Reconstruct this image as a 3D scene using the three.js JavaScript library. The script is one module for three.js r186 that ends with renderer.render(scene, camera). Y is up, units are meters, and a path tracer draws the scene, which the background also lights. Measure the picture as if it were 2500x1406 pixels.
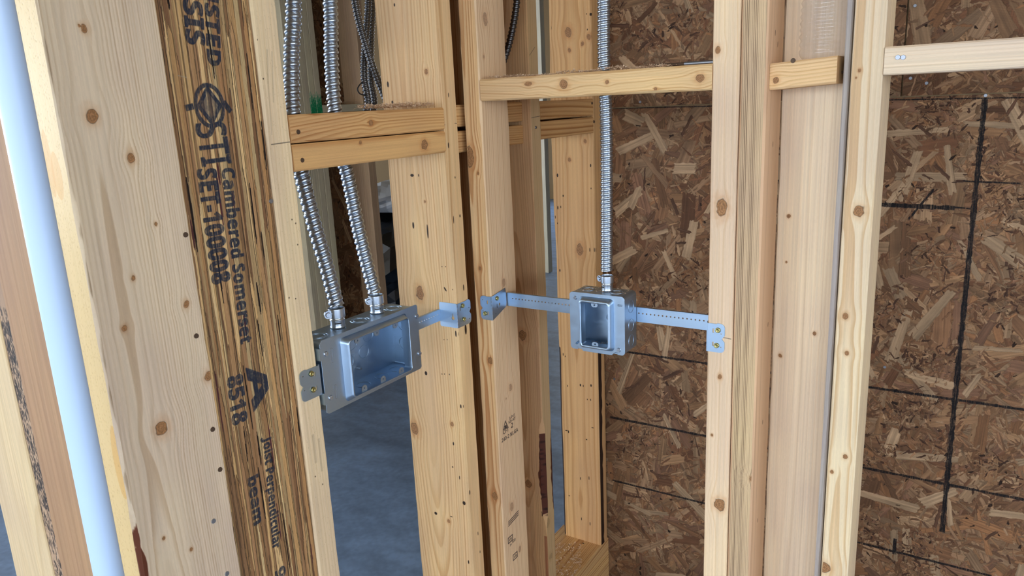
import * as THREE from 'three';
import { Brush, Evaluator, SUBTRACTION } from 'three-bvh-csg';
import { RectAreaLightUniformsLib } from 'three/addons/lights/RectAreaLightUniformsLib.js';
import { mergeGeometries } from 'three/addons/utils/BufferGeometryUtils.js';

// ------------------------------------------------------------------ camera, sky, exposure
const scene = new THREE.Scene();
const YAW = 0.5749, PITCH = 0.2412, ROLL = 0.04645, FOCAL = 1834.3, CAMY = 1.24;
const camera = new THREE.PerspectiveCamera(2 * Math.atan(703 / FOCAL) * 180 / Math.PI, 2500 / 1406, 0.05, 100);
const FW = new THREE.Vector3(-Math.sin(YAW) * Math.cos(PITCH), -Math.sin(PITCH), -Math.cos(YAW) * Math.cos(PITCH));
const RT0 = new THREE.Vector3(Math.cos(YAW), 0, -Math.sin(YAW));
const DN0 = new THREE.Vector3().crossVectors(FW, RT0);
const RT = RT0.clone().multiplyScalar(Math.cos(ROLL)).addScaledVector(DN0, Math.sin(ROLL));
const DN = RT0.clone().multiplyScalar(-Math.sin(ROLL)).addScaledVector(DN0, Math.cos(ROLL));
camera.position.set(0, CAMY, 0);
camera.up.copy(DN).negate();
camera.lookAt(camera.position.clone().add(FW));
scene.add(camera);

const renderer = new THREE.WebGLRenderer({ antialias: true });
renderer.toneMapping = THREE.LinearToneMapping;
renderer.toneMappingExposure = 1.24;
renderer.shadowMap.enabled = true;

{ // hazy daylight sky, brighter towards the horizon
  const w = 64, h = 32, d = new Float32Array(w * h * 4);
  for (let j = 0; j < h; j++) for (let i = 0; i < w; i++) {
    const el = Math.max(0, ((j + 0.5) / h - 0.5) * 2), t = Math.pow(el, 0.5);
    d.set([3.7 + (2.2 - 3.7) * t, 3.95 + (2.9 - 3.95) * t, 4.3 + (4.1 - 4.3) * t, 1], (j * w + i) * 4);
  }
  const t = new THREE.DataTexture(d, w, h, THREE.RGBAFormat, THREE.FloatType);
  t.mapping = THREE.EquirectangularReflectionMapping; t.magFilter = THREE.LinearFilter; t.needsUpdate = true;
  scene.background = t;
}

// window openings of the shell [from, to, sill, head]; the daylight of each comes in as an area light of the opening's size
const OPENINGS = {
  wall_front: [[-6.2, -4.2, 0.5, 2.3], [-3.4, -0.4, 0.7, 2.3], [0.2, 3.6, 0.7, 2.3]],
  wall_right: [[-0.6, 1.6, 0.7, 2.3], [2.2, 4.6, 0.7, 2.3]],
  wall_left: [[-1.6, 4.6, 0.4, 2.4]],
  wall_far: [[-4.5, -2.6, 0.5, 2.3]],
};
RectAreaLightUniformsLib.init();
for (const [wall, pos, dir] of [['wall_front', (a, y) => [a, y, 5.49], [0, 0, -1]], ['wall_right', (a, y) => [4.49, y, a], [-1, 0, 0]], ['wall_left', (a, y) => [-6.99, y, a], [1, 0, 0]], ['wall_far', (a, y) => [a, y, -9.04], [0, 0, 1]]])
  for (const [a0, a1, y0, y1] of OPENINGS[wall]) {
    const l = new THREE.RectAreaLight(new THREE.Color().setRGB(0.80, 0.90, 1.0), 4.0, a1 - a0, y1 - y0), p = pos((a0 + a1) / 2, (y0 + y1) / 2);
    l.name = 'window_daylight'; l.position.set(...p); l.lookAt(p[0] + dir[0], p[1] + dir[1], p[2] + dir[2]); scene.add(l);
  }

// ------------------------------------------------------------------ pixel rays (a direction only; depth comes from the plane that is hit)
const ray = (px, py) => FW.clone().addScaledVector(RT, (px - 1250) / FOCAL).addScaledVector(DN, (py - 703) / FOCAL);
const onPlane = (axis, px, py, v) => { const r = ray(px, py), c = camera.position; const k = (v - c[axis]) / r[axis]; return c.clone().addScaledVector(r, k); };
const onX = (px, py, v) => onPlane('x', px, py, v), onZ = (px, py, v) => onPlane('z', px, py, v), onY = (px, py, v) => onPlane('y', px, py, v);

// ------------------------------------------------------------------ noise
function rngOf(seed) { let a = seed >>> 0; return () => { a = (a + 0x6D2B79F5) | 0; let t = Math.imul(a ^ (a >>> 15), 1 | a); t = (t + Math.imul(t ^ (t >>> 7), 61 | t)) ^ t; return ((t ^ (t >>> 14)) >>> 0) / 4294967296; }; }
const LAT = new Float32Array(65536); { const r = rngOf(7); for (let i = 0; i < 65536; i++) LAT[i] = r() * 2 - 1; }
function n2(x, y) {
  const xi = Math.floor(x), yi = Math.floor(y), fx = x - xi, fy = y - yi, u = fx * fx * (3 - 2 * fx), v = fy * fy * (3 - 2 * fy);
  const a = (xi & 255), b = ((xi + 1) & 255), c = (yi & 255) << 8, d = ((yi + 1) & 255) << 8;
  const p = LAT[c + a], q = LAT[c + b], r = LAT[d + a], s = LAT[d + b];
  return (p + (q - p) * u) * (1 - v) + (r + (s - r) * u) * v;
}
const sstep = (a, b, x) => { const t = Math.min(1, Math.max(0, (x - a) / (b - a))); return t * t * (3 - 2 * t); };
const lerp = (a, b, t) => a + (b - a) * t;

// ------------------------------------------------------------------ naming and tagging
const taken = {};
function numbered(n) { if (!(n in taken)) { taken[n] = 0; return n; } taken[n]++; return n + '_' + String(taken[n]).padStart(3, '0'); }
function mesh(name, geo, mat, parent) { const m = new THREE.Mesh(geo, mat); m.name = parent ? name : numbered(name); m.castShadow = m.receiveShadow = true; (parent || scene).add(m); return m; }
function tag(o, label, category, group, kind) { Object.assign(o.userData, { label, category }); if (group) o.userData.group = group; if (kind) o.userData.kind = kind; return o; }
function thing(name, label, category, pos = [0, 0, 0], rotY = 0, group) { const g = new THREE.Group(); g.name = numbered(name); g.position.set(...pos); g.rotation.y = rotY; scene.add(g); return tag(g, label, category, group); }
function structure(o) { o.userData.kind = 'structure'; return o; }

function texOf(data, w, h) { const t = new THREE.DataTexture(data, w, h, THREE.RGBAFormat, THREE.UnsignedByteType); t.colorSpace = THREE.SRGBColorSpace; t.magFilter = THREE.LinearFilter; t.minFilter = THREE.LinearFilter; t.wrapS = t.wrapT = THREE.MirroredRepeatWrapping; t.needsUpdate = true; return t; }
function rawTex(data, w, h) { const t = texOf(data, w, h); t.colorSpace = THREE.NoColorSpace; return t; }

// ------------------------------------------------------------------ wood
// A board's texture is cut from one solid log: a runs across the narrow face, b across the wide face, both from the visible arris.
const KINDS = {
  pale:   { early: [221, 199, 163], late: [190, 156, 111], contrast: 0.75 },
  white:  { early: [216, 201, 172], late: [190, 165, 128], contrast: 0.55 },
  warm:   { early: [214, 180, 138], late: [172, 124, 78], contrast: 0.75 },
  amber:  { early: [216, 178, 124], late: [160, 108, 58], contrast: 0.9 },
  yellow: { early: [226, 202, 150], late: [203, 168, 106], contrast: 0.45 },
  pink:   { early: [205, 168, 136], late: [180, 136, 103], contrast: 0.5 },
  grey:   { early: [202, 178, 145], late: [148, 124, 96], contrast: 1.0 },
  dull:   { early: [190, 172, 140], late: [160, 136, 102], contrast: 0.6 },
};
function woodTexture(o) {
  const { A, B, L0, L1, W, H, kind, seed } = o, k = { ...KINDS[kind], ...(o.tone || {}) }, r = rngOf(seed), S = r() * 200;
  const data = new Uint8Array(W * H * 4);
  const ca = o.ca ?? -(0.02 + r() * 0.05), cb = o.cb ?? B * (0.25 + r() * 0.5), sp = o.spacing ?? 0.0032 + r() * 0.0015, wob = o.wobble ?? 0.012;
  const knots = o.knots || [];
  const fade = k.contrast, fk = W / (A + B) * 0.45;
  for (let j = 0; j < H; j++) {
    const y = L0 + (j + 0.5) / H * (L1 - L0);
    const wa = wob * (n2(y * 1.7 + S, 3.3) + 0.03 * n2(y * 6 + S, 9.1)), wb = wob * 0.9 * (n2(y * 1.3 + S, 27.7) + 0.03 * n2(y * 5 + S, 41));
    const near = knots.filter((q) => Math.abs(q.y - y) < q.r * 10);
    for (let i = 0; i < W; i++) {
      const p = (i + 0.5) / W * (A + B), wide = p > A;
      let s = wide ? p - A : p, s0 = s, mix = 0, kr = 0, rim = 0, halo = 0;
      for (const q of near) {
        if (q.wide !== wide) continue;
        const ds = s - q.s, dy = y - q.y, g = Math.exp(-(dy * dy) / (q.r * q.r * 13) - (ds * ds) / (q.r * q.r * 22));
        s0 -= ds * g * q.r * 1.7 / (Math.abs(ds) + q.r * 0.9);
        const d = Math.hypot(ds, dy / (q.e || 1.25)) / q.r * (1 + 0.16 * n2(ds * 220 + S, dy * 220 + q.s * 900) + 0.1 * Math.max(-1, Math.min(1, ds / q.r)) * Math.sin(q.y * 999));
        if (d < 1) { mix = Math.min(1, (1 - d) * 7); kr = d; rim = sstep(0.80, 0.97, d); }
        else if (d < 2.4) halo = Math.max(halo, (2.4 - d) / 1.4);
      }
      const a = wide ? 0 : s0, b = wide ? s0 : 0;
      const ring = Math.hypot(a - ca - wa, b - cb - wb) / sp + 0.22 * n2(s0 * 60 + S, y * 2.6) + 0.006 * n2(s0 * 400, y * 14 + S);
      const ri = Math.floor(ring), f = ring - ri, amp = 0.55 + 0.45 * LAT[(ri * 37 + 11) & 65535];
      const late = sstep(0.35, 0.9, f) * (1 - sstep(0.93, 1, f)) * amp * fade;
      const fib = n2(s * fk + S, y * 9) * 0.03 + n2(s * fk * 0.37, y * 4 + S) * 0.025 + (LAT[(i * 131 + (j >> 3) * 17) & 65535]) * 0.012;
      const blot = n2(s * 14 + S, y * 4.2) * 0.035 + n2(s * 40, y * 16 + S) * 0.02;
      const e = 1 + fib + blot;
      let R = lerp(k.early[0], k.late[0], late) * e, G = lerp(k.early[1], k.late[1], late) * (e + blot * 0.2), Bl = lerp(k.early[2], k.late[2], late) * (e - blot * 0.3);
      if (halo > 0 && !mix) { const h = halo * halo * 0.16; R *= 1 - h * 0.35; G *= 1 - h * 0.75; Bl *= 1 - h * 1.1; }
      if (mix) {
        const rr = 0.5 + 0.5 * Math.sin(kr * 16 + n2(s * 500, y * 500) * 2), m1 = (0.98 - 0.16 * rr - 0.36 * rim) * (1 + 0.12 * n2(s * 900 + S, y * 900));
        R = lerp(R, 166 * m1, mix); G = lerp(G, 122 * m1, mix); Bl = lerp(Bl, 82 * m1, mix);
      }
      G *= 0.984; Bl *= 0.96;
      const at = (j * W + i) * 4;
      data[at] = Math.max(0, Math.min(255, R)); data[at + 1] = Math.max(0, Math.min(255, G)); data[at + 2] = Math.max(0, Math.min(255, Bl)); data[at + 3] = 255;
    }
  }
  if (o.paint) overlay(data, W, H, (A + B), L0, L1, o.paint, o.smear);
  return texOf(data, W, H);
}
// flat print, pencil, bark and nail marks are drawn in millimetres on a clear sheet and laid over the wood
function overlay(data, W, H, width, L0, L1, paint, smear) {
  const cv = document.createElement('canvas'); cv.width = W; cv.height = H;
  const c = cv.getContext('2d'); c.setTransform(W / width / 1000, 0, 0, H / (L1 - L0) / 1000, 0, 0);
  paint(c, (y) => (L1 - y) * 1000);
  const m = c.getImageData(0, 0, W, H).data;
  for (let j = 0; j < H; j++) for (let i = 0; i < W; i++) {
    const s = ((H - 1 - j) * W + i) * 4; let al = m[s + 3] / 255; if (!al) continue;
    if (smear) al *= Math.max(0, Math.min(1, 0.86 + 0.55 * n2(i * 0.8, j * 0.035) + 0.25 * n2(i * 0.4, j * 0.3)));
    const d = (j * W + i) * 4; for (let q = 0; q < 3; q++) data[d + q] = data[d + q] * (1 - al) + m[s + q] * al;
  }
}

function woodMaterial(map, rough = 0.62, bump = 0.0006) { return new THREE.MeshPhysicalMaterial({ map, bumpMap: map, bumpScale: bump, roughness: rough, specularIntensity: 0.5 }); }

// chamfered board; lo / hi are its corners, len and nar the axes of its length and of its narrow face
function boardGeo({ lo, hi, len, nar, v0, v1, chamfer = 0.0016, rough = 0.0005, wane, seed = 1, skew = 0, segs }) {
  const ax = ['x', 'y', 'z'], wid = ax.find((q) => q !== len && q !== nar), ix = (q) => ax.indexOf(q);
  const A = hi[ix(nar)] - lo[ix(nar)], B = hi[ix(wid)] - lo[ix(wid)], l0 = lo[ix(len)], l1 = hi[ix(len)];
  const n = segs || Math.max(2, Math.round((l1 - l0) / 0.03));
  const pos = [], uv = [], idx = [];
  const put = (a, b, l, u) => { const p = [0, 0, 0]; p[ix(nar)] = hi[ix(nar)] - a; p[ix(wid)] = hi[ix(wid)] - b; p[ix(len)] = l; if (skew) p[1] += skew * (l - l0); pos.push(...p); uv.push(u / (A + B), (l - v0) / (v1 - v0)); return pos.length / 3 - 1; };
  const cs = (c, l) => chamfer * (1 + 0.5 * n2(l * 40 + seed * 13.7, c * 7.1 + 0.5)) + rough * Math.max(0, n2(l * 120 + seed * 3.1, c * 11.3)) + (wane ? wane(c, l) : 0);
  // corners: 0 (a0,b0) visible arris, 1 (aA,b0), 2 (aA,bB), 3 (a0,bB)
  const outline = (l) => {
    const c = [0, 1, 2, 3].map((q) => Math.max(0.0003, cs(q, l)));
    return [[c[0], 0, c[0]], [A - c[1], 0, A - c[1]], [A, c[1], A + c[1]], [A, B - c[2], A + B - c[2]], [A - c[2], B, A - c[2]], [c[3], B, c[3]], [0, B - c[3], A + B - c[3]], [0, c[0], A + c[0]]];
  };
  for (let k = 0; k < 8; k++) {
    const st = pos.length / 3;
    for (let i = 0; i <= n; i++) {
      const l = lerp(l0, l1, i / n), o = outline(l), p = o[k], q = o[(k + 1) % 8];
      let up = p[2], uq = q[2];
      if (k % 2 === 1) { if (k === 7) { up = A + 0.002; uq = A + 0.004; } else { up = uq - 0.002; if (k === 5) { up = p[2]; uq = p[2] + 0.001; } } }
      put(p[0], p[1], l, up); put(q[0], q[1], l, uq);
    }
    for (let i = 0; i < n; i++) { const a = st + i * 2; idx.push(a, a + 1, a + 2, a + 1, a + 3, a + 2); }
  }
  for (const [l, e] of [[l0, 0], [l1, 1]]) { const o = outline(l), st = pos.length / 3; o.forEach((p) => { put(p[0], p[1], l, A + Math.min(B, p[1])); }); for (let k = 1; k < 7; k++) e ? idx.push(st, st + k, st + k + 1) : idx.push(st, st + k + 1, st + k); }
  const g = new THREE.BufferGeometry(); g.setAttribute('position', new THREE.Float32BufferAttribute(pos, 3)); g.setAttribute('uv', new THREE.Float32BufferAttribute(uv, 2));
  // make all faces look outwards
  const c = new THREE.Vector3((lo[0] + hi[0]) / 2, 0, (lo[2] + hi[2]) / 2);
  g.setIndex(idx);
  const a = new THREE.Vector3(), b = new THREE.Vector3(), d = new THREE.Vector3(), V = (i, t) => t.fromArray(pos, i * 3);
  V(idx[0], a); V(idx[1], b); V(idx[2], d); const nn = b.clone().sub(a).cross(d.clone().sub(a)); const want = new THREE.Vector3(); want.setComponent(ix(wid), 1);
  if (nn.dot(want) < 0) { for (let i = 0; i < idx.length; i += 3) { const t = idx[i + 1]; idx[i + 1] = idx[i + 2]; idx[i + 2] = t; } g.setIndex(idx); }
  g.computeVertexNormals();
  return g;
}
let boardSeed = 10;
const YV0 = 0.2, YV1 = 1.47;
// builds a board as a thing; knots are pixels [px, py, radius in px, stretch], lying on whichever face the ray meets
function board(o) {
  const seed = o.seed ?? boardSeed++, ax = ['x', 'y', 'z'], len = o.len || 'y', nar = o.nar, wid = ax.find((q) => q !== len && q !== nar), ix = (q) => ax.indexOf(q);
  const A = o.hi[ix(nar)] - o.lo[ix(nar)], B = o.hi[ix(wid)] - o.lo[ix(wid)];
  const v0 = o.v0 ?? (len === 'y' ? YV0 : o.lo[ix(len)]), v1 = o.v1 ?? (len === 'y' ? YV1 : o.hi[ix(len)]);
  const hit = (px, py) => { // narrow face: wid = hi ; wide face: nar = hi
    let p = onPlane(wid, px, py, o.hi[ix(wid)]); let s = o.hi[ix(nar)] - p[nar];
    if (s >= -0.002 && s <= A + 0.002) return { wide: false, s, y: p[len], d: p.distanceTo(camera.position), u: s };
    p = onPlane(nar, px, py, o.hi[ix(nar)]); s = o.hi[ix(wid)] - p[wid];
    return { wide: true, s, y: p[len], d: p.distanceTo(camera.position), u: s + A };
  };
  const knots = (o.knots || []).map(([px, py, r, e]) => { const h = hit(px, py); return { ...h, r: r * h.d / FOCAL * 1.02, e: e || 1.25 }; });
  const W = o.W || (A + B > 0.1 ? 256 : 128), H = o.H || (v1 - v0 > 0.8 ? 2048 : 1024);
  const map = o.map || woodTexture({ A, B, L0: v0, L1: v1, W, H, kind: o.kind, seed, knots, paint: o.paint ? (c, Y) => o.paint(c, Y, hit, A * 1000, B * 1000) : null, smear: o.smear, spacing: o.spacing, wobble: o.wobble, ca: o.ca, cb: o.cb, tone: o.tone });
  let geo = boardGeo({ lo: o.lo, hi: o.hi, len, nar, v0, v1, chamfer: o.chamfer, wane: o.wane, seed, skew: o.skew });
  const c = [(o.lo[0] + o.hi[0]) / 2, o.lo[1], (o.lo[2] + o.hi[2]) / 2];
  geo.translate(-c[0], -c[1], -c[2]);
  if (o.drill) { const ev = new Evaluator(); ev.useGroups = false; let br = new Brush(geo); br.updateMatrixWorld(); for (const [x, z, r, tilt = 0] of o.drill) { const k = new Brush(new THREE.CylinderGeometry(r, r, 0.2, 28).rotateX(tilt).translate(x - c[0], 0.018, z - c[2])); k.updateMatrixWorld(); br = ev.evaluate(br, k, SUBTRACTION); } geo = br.geometry; }
  const mat = o.mat || woodMaterial(map, o.rough, o.bump);
  let root;
  if (o.nails) {
    root = thing(o.name, o.label, o.category, c, 0, o.group);
    mesh('board', geo, mat, root);
    for (const [px, py, kind] of o.nails) {
      const h = hit(px, py), p = h.wide ? onPlane(nar, px, py, o.hi[ix(nar)]) : onPlane(wid, px, py, o.hi[ix(wid)]);
      const axis = h.wide ? nar : wid; nailHead(root, p.sub(root.position), axis, kind);
    }
  } else { root = mesh(o.name, geo, mat); root.position.set(...c); tag(root, o.label, o.category, o.group); }
  root.userData.hit = undefined; delete root.userData.hit;
  return root;
}
const hole = (c, x, y, w, h, col = 'rgba(28,18,12,0.9)', rot = 0) => { c.save(); c.translate(x, y); c.rotate(rot); c.fillStyle = col; c.beginPath(); c.ellipse(0, 0, w / 2, h / 2, 0, 0, 7); c.fill(); c.restore(); };
const specks = (list) => (c, Y, hit) => { for (const [px, py, w, h, rot] of list) { const p = hit(px, py); hole(c, p.u * 1000, Y(p.y), w || 2, h || 5, 'rgba(30,19,12,0.92)', rot || 0); } };
const pencil = (c, Y, hit, a, b, wd = 0.8, col = 'rgba(45,42,42,0.75)') => { const p = hit(...a), q = hit(...b); c.strokeStyle = col; c.lineWidth = wd; c.beginPath(); c.moveTo(p.u * 1000, Y(p.y)); c.lineTo(q.u * 1000, Y(q.y)); c.stroke(); };

// ------------------------------------------------------------------ metals and plastics
function metalTex(seed, base, vary, w = 256) { const d = new Uint8Array(w * w * 4); for (let j = 0; j < w; j++) for (let i = 0; i < w; i++) { const v = base + vary * (n2(i * 0.11 + seed, j * 0.11) * 0.6 + n2(i * 0.5, j * 0.5 + seed) * 0.5); const q = Math.max(0, Math.min(255, v)); d.set([q, q, q, 255], (j * w + i) * 4); } const t = rawTex(d, w, w); t.repeat.set(12, 12); return t; }
const galv = metalTex(3, 140, 26); galv.repeat.set(0.006, 0.006);
const M = {
  zinc: new THREE.MeshPhysicalMaterial({ color: new THREE.Color().setRGB(0.42, 0.55, 0.70), metalness: 1, roughness: 0.74, roughnessMap: galv, side: THREE.DoubleSide }),
  conduit: new THREE.MeshPhysicalMaterial({ color: new THREE.Color().setRGB(0.40, 0.46, 0.54), metalness: 1, roughness: 0.33, side: THREE.DoubleSide }),
  cable: new THREE.MeshPhysicalMaterial({ color: new THREE.Color().setRGB(0.13, 0.13, 0.135), metalness: 1, roughness: 0.34, side: THREE.DoubleSide }),
  cast: new THREE.MeshPhysicalMaterial({ color: new THREE.Color().setRGB(0.50, 0.57, 0.66), metalness: 1, roughness: 0.3, side: THREE.DoubleSide }),
  brass: new THREE.MeshPhysicalMaterial({ color: new THREE.Color().setRGB(0.44, 0.39, 0.16), metalness: 1, roughness: 0.35 }),
  steel: new THREE.MeshPhysicalMaterial({ color: new THREE.Color().setRGB(0.33, 0.36, 0.41), metalness: 1, roughness: 0.45 }),
  black: new THREE.MeshStandardMaterial({ color: 0x0c0c0e, roughness: 0.6 }),
  rust: new THREE.MeshStandardMaterial({ color: 0x5c4a3c, metalness: 0.6, roughness: 0.6 }),
};
const cyl = (r, h, n = 20, r2) => new THREE.CylinderGeometry(r2 ?? r, r, h, n);
function along(g, axis) { if (axis === 'x') g.rotateZ(-Math.PI / 2); if (axis === 'z') g.rotateX(Math.PI / 2); return g; }
const headGeo = {}; for (const a of ['x', 'y', 'z']) headGeo[a] = along(new THREE.CylinderGeometry(0.0028, 0.0034, 0.0018, 14), a);
function nailHead(root, p, axis, kind) { const m = mesh('nail', headGeo[axis], kind === 'dark' ? M.rust : M.steel, root); m.position.copy(p); m.position[axis] += 0.0004; return m; }

// ================================================================== THE SETTING
const FLOOR = -0.075;
function plain(col, rough = 0.9) { return new THREE.MeshStandardMaterial({ color: col, roughness: rough }); }
function boxPart(name, lo, hi, mat, parent) { const g = new THREE.BoxGeometry(hi[0] - lo[0], hi[1] - lo[1], hi[2] - lo[2]); const m = mesh(name, g, mat, parent); m.position.set((lo[0] + hi[0]) / 2, (lo[1] + hi[1]) / 2, (lo[2] + hi[2]) / 2); return m; }
{ // sealed concrete floor
  const n = 512, d = new Uint8Array(n * n * 4);
  for (let j = 0; j < n; j++) for (let i = 0; i < n; i++) { const v = 1 + 0.10 * n2(i * 0.02, j * 0.05) + 0.07 * n2(i * 0.07 + 9, j * 0.16) + 0.05 * n2(i * 0.4, j * 0.4) + 0.03 * n2(i * 1.1, j * 1.1); d.set([116 * v, 142 * v, 176 * v, 255], (j * n + i) * 4); }
  const t = texOf(d, n, n); t.repeat.set(5, 6);
  const f = boxPart('floor', [-7.2, FLOOR - 0.12, -9.2], [4.7, FLOOR, 5.7], new THREE.MeshPhysicalMaterial({ map: t, roughness: 0.38 })); structure(f);
  const c = boxPart('ceiling', [-7.2, 2.62, -9.2], [4.7, 2.75, 5.7], plain(0xb9a07c)); structure(c);
  const gr = boxPart('ground', [-40, -0.5, -40], [40, -0.22, 40], plain(0x8f8a80)); structure(gr); gr.name = 'ground';
}
function shellWall(name, axis, at, th, a0, a1, openings, col) { // vertical wall with window openings [a0, a1, y0, y1]
  const g = new THREE.Group(); g.name = name; scene.add(g); structure(g); const m = plain(col);
  const put = (p, q, y0, y1) => { if (q - p < 1e-4 || y1 - y0 < 1e-4) return; const lo = axis === 'x' ? [at, y0, p] : [p, y0, at], hi = axis === 'x' ? [at + th, y1, q] : [q, y1, at + th]; boxPart('wall_section', lo, hi, m, g); };
  let p = a0; for (const [o0, o1, y0, y1] of openings) { put(p, o0, FLOOR, 2.62); put(o0, o1, FLOOR, y0); put(o0, o1, y1, 2.62); p = o1; } put(p, a1, FLOOR, 2.62);
  return g;
}
shellWall('wall_front', 'z', 5.5, 0.15, -7.2, 4.7, OPENINGS.wall_front, 0xb59a74);
shellWall('wall_right', 'x', 4.5, 0.15, -9.05, 5.5, OPENINGS.wall_right, 0xb59a74);
shellWall('wall_left', 'x', -7.15, 0.15, -9.05, 5.5, OPENINGS.wall_left, 0xb59a74);
shellWall('wall_far', 'z', -9.2, 0.15, -7.2, 4.7, OPENINGS.wall_far, 0xb59a74);

// ------------------------------------------------------------------ strand board wall behind the studs
function strandTexture(W, H, wm, hm, seed, paint, X0, Y1) {
  const r = rngOf(seed), col = new Uint8Array(W * H * 4), bum = new Uint8Array(W * H * 4), kx = W / wm, ky = H / hm;
  for (let i = 0; i < W * H; i++) { col[i * 4] = 92; col[i * 4 + 1] = 66; col[i * 4 + 2] = 46; col[i * 4 + 3] = 255; bum[i * 4] = bum[i * 4 + 1] = bum[i * 4 + 2] = 90; bum[i * 4 + 3] = 255; }
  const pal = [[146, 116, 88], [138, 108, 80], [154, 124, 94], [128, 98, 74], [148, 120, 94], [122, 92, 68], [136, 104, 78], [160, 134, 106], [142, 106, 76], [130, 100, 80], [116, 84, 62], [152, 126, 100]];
  const strand = (cx, cy, L, w, an, c, hgt, ragged) => {
    const ca = Math.cos(an), sa = Math.sin(an), R = Math.hypot(L, w) / 2;
    const x0 = Math.max(0, Math.floor((cx - R) * kx)), x1 = Math.min(W - 1, Math.ceil((cx + R) * kx)), y0 = Math.max(0, Math.floor((cy - R) * ky)), y1 = Math.min(H - 1, Math.ceil((cy + R) * ky));
    const S = r() * 300, tilt = (r() - 0.5) * 0.5, taper = r() * 0.35, f1 = 250 + r() * 500, gr = 0.08 + r() * 0.11, sk = (r() - 0.5) * 0.9;
    for (let j = y0; j <= y1; j++) for (let i = x0; i <= x1; i++) {
      const dx = (i + 0.5) / kx - cx, dy = (j + 0.5) / ky - cy, u = dx * ca + dy * sa, v = -dx * sa + dy * ca;
      const hw = w / 2 * (1 - taper * (u / L + 0.5)) + 0.0018 * ragged * n2(u * 130 + S, v > 0 ? 1.5 : 7.5);
      const en = L / 2 - sk * v + 0.006 * ragged * n2(v * 320 + S, u > 0 ? 3.5 : 9.5);
      const e = Math.min(hw - Math.abs(v), en - Math.abs(u)); if (e < 0) continue;
      const edge = e < 0.0008 ? 0.8 + 0.2 * r() : 1;
      const g = (1 + gr * n2(v * f1 + S, u * 14) + 0.05 * n2(v * 1500, u * 60 + S) + tilt * 0.12 * u / L * 2 + 0.05 * n2(dx * 60 + S, dy * 60)) * edge;
      const at = (j * W + i) * 4; col[at] = Math.min(255, c[0] * g); col[at + 1] = Math.min(255, c[1] * g); col[at + 2] = Math.min(255, c[2] * g);
      const b = Math.max(0, Math.min(255, (hgt + tilt * 40 * u / L) * (e < 0.0012 ? 0.8 : 1))); bum[at] = bum[at + 1] = bum[at + 2] = b;
    }
  };
  const area = wm * hm;
  const scatter = (count, Lr, wr, pick, rag) => { for (let q = 0; q < count * area; q++) strand(r() * wm, r() * hm, Lr[0] + r() * Lr[1], wr[0] + r() * wr[1], r() * Math.PI, pick(), 90 + r() * 120, rag); };
  const any = () => { const c = pal[Math.floor(r() * pal.length)], m = 0.86 + r() * 0.27; return [c[0] * m * 0.9, c[1] * m * 0.86, c[2] * m * 0.82]; };  // strand tones darkened to stand in for light falloff behind the studs
  scatter(2600, [0.05, 0.09], [0.012, 0.022], any, 1);
  scatter(900, [0.05, 0.10], [0.006, 0.012], any, 1);
  scatter(2600, [0.010, 0.03], [0.0015, 0.005], any, 1.4);
  scatter(300, [0.04, 0.08], [0.012, 0.022], any, 1);
  scatter(1100, [0.010, 0.03], [0.001, 0.004], any, 1.4);
  scatter(80, [0.05, 0.07], [0.010, 0.016], () => { const m = 0.95 + r() * 0.2; return [152 * m, 126 * m, 98 * m]; }, 0.8);
  scatter(70, [0.02, 0.04], [0.003, 0.006], () => [88, 62, 46], 1);
  // patches of fine chips
  for (let q = 0; q < 44 * area; q++) { const px = r() * wm, py = r() * hm; for (let z = 0; z < 90; z++) { const rr = Math.sqrt(-2 * Math.log(r() + 1e-6)) * 0.022, t = r() * 7; const c = r() < 0.2 ? [70, 48, 36] : any(); strand(px + rr * Math.cos(t), py + rr * Math.sin(t), 0.005 + r() * 0.016, 0.001 + r() * 0.004, r() * Math.PI, c, 60 + r() * 150, 1.5); } }
  for (let q = 0; q < 160 * area; q++) strand(r() * wm, r() * hm, 0.003 + r() * 0.008, 0.002 + r() * 0.004, r() * 3.14, [48, 34, 26], 10, 1);
  // screen imprint of the press
  for (let j = 0; j < H; j++) for (let i = 0; i < W; i++) { const at = (j * W + i) * 4, s = 1 + 0.045 * Math.sin(j / ky * 2 * Math.PI / 0.0028) * (0.6 + 0.6 * n2(i * 0.01, j * 0.01)) + 0.03 * n2(i * 0.9, j * 0.9); col[at] = Math.min(255, col[at] * s); col[at + 1] = Math.min(255, col[at + 1] * s); col[at + 2] = Math.min(255, col[at + 2] * s); }
  if (paint) overlay(col, W, H, wm, Y1 - hm, Y1, (c, Y) => paint(c, (x) => (x - X0) * 1000, Y), 1);
  const map = texOf(col, W, H), bump = rawTex(bum, W, H);
  return new THREE.MeshPhysicalMaterial({ map, bumpMap: bump, bumpScale: 0.0016, roughness: 0.7, specularIntensity: 0.4 });
}
const OZ = -1.665, SEAM = 1.2175;
const mk = (c, X, Y, a, b, w, seed = 1) => { // black marker line between two pixels
  const p = onZ(...a, OZ), q = onZ(...b, OZ), n = Math.max(4, Math.round(p.distanceTo(q) / 0.004)); c.strokeStyle = 'rgba(16,15,18,0.93)';
  for (let i = 0; i < n; i++) { const t = i / n, u = (i + 1.15) / n; c.lineWidth = w * (1 + 0.25 * n2(i * 0.5, seed)); c.beginPath(); c.moveTo(X(lerp(p.x, q.x, t)) + 0.5 * n2(i * 0.7, seed + 5), Y(lerp(p.y, q.y, t)) + 0.5 * n2(i * 0.6, seed)); c.lineTo(X(lerp(p.x, q.x, u)), Y(lerp(p.y, q.y, u))); c.stroke(); }
};
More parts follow.
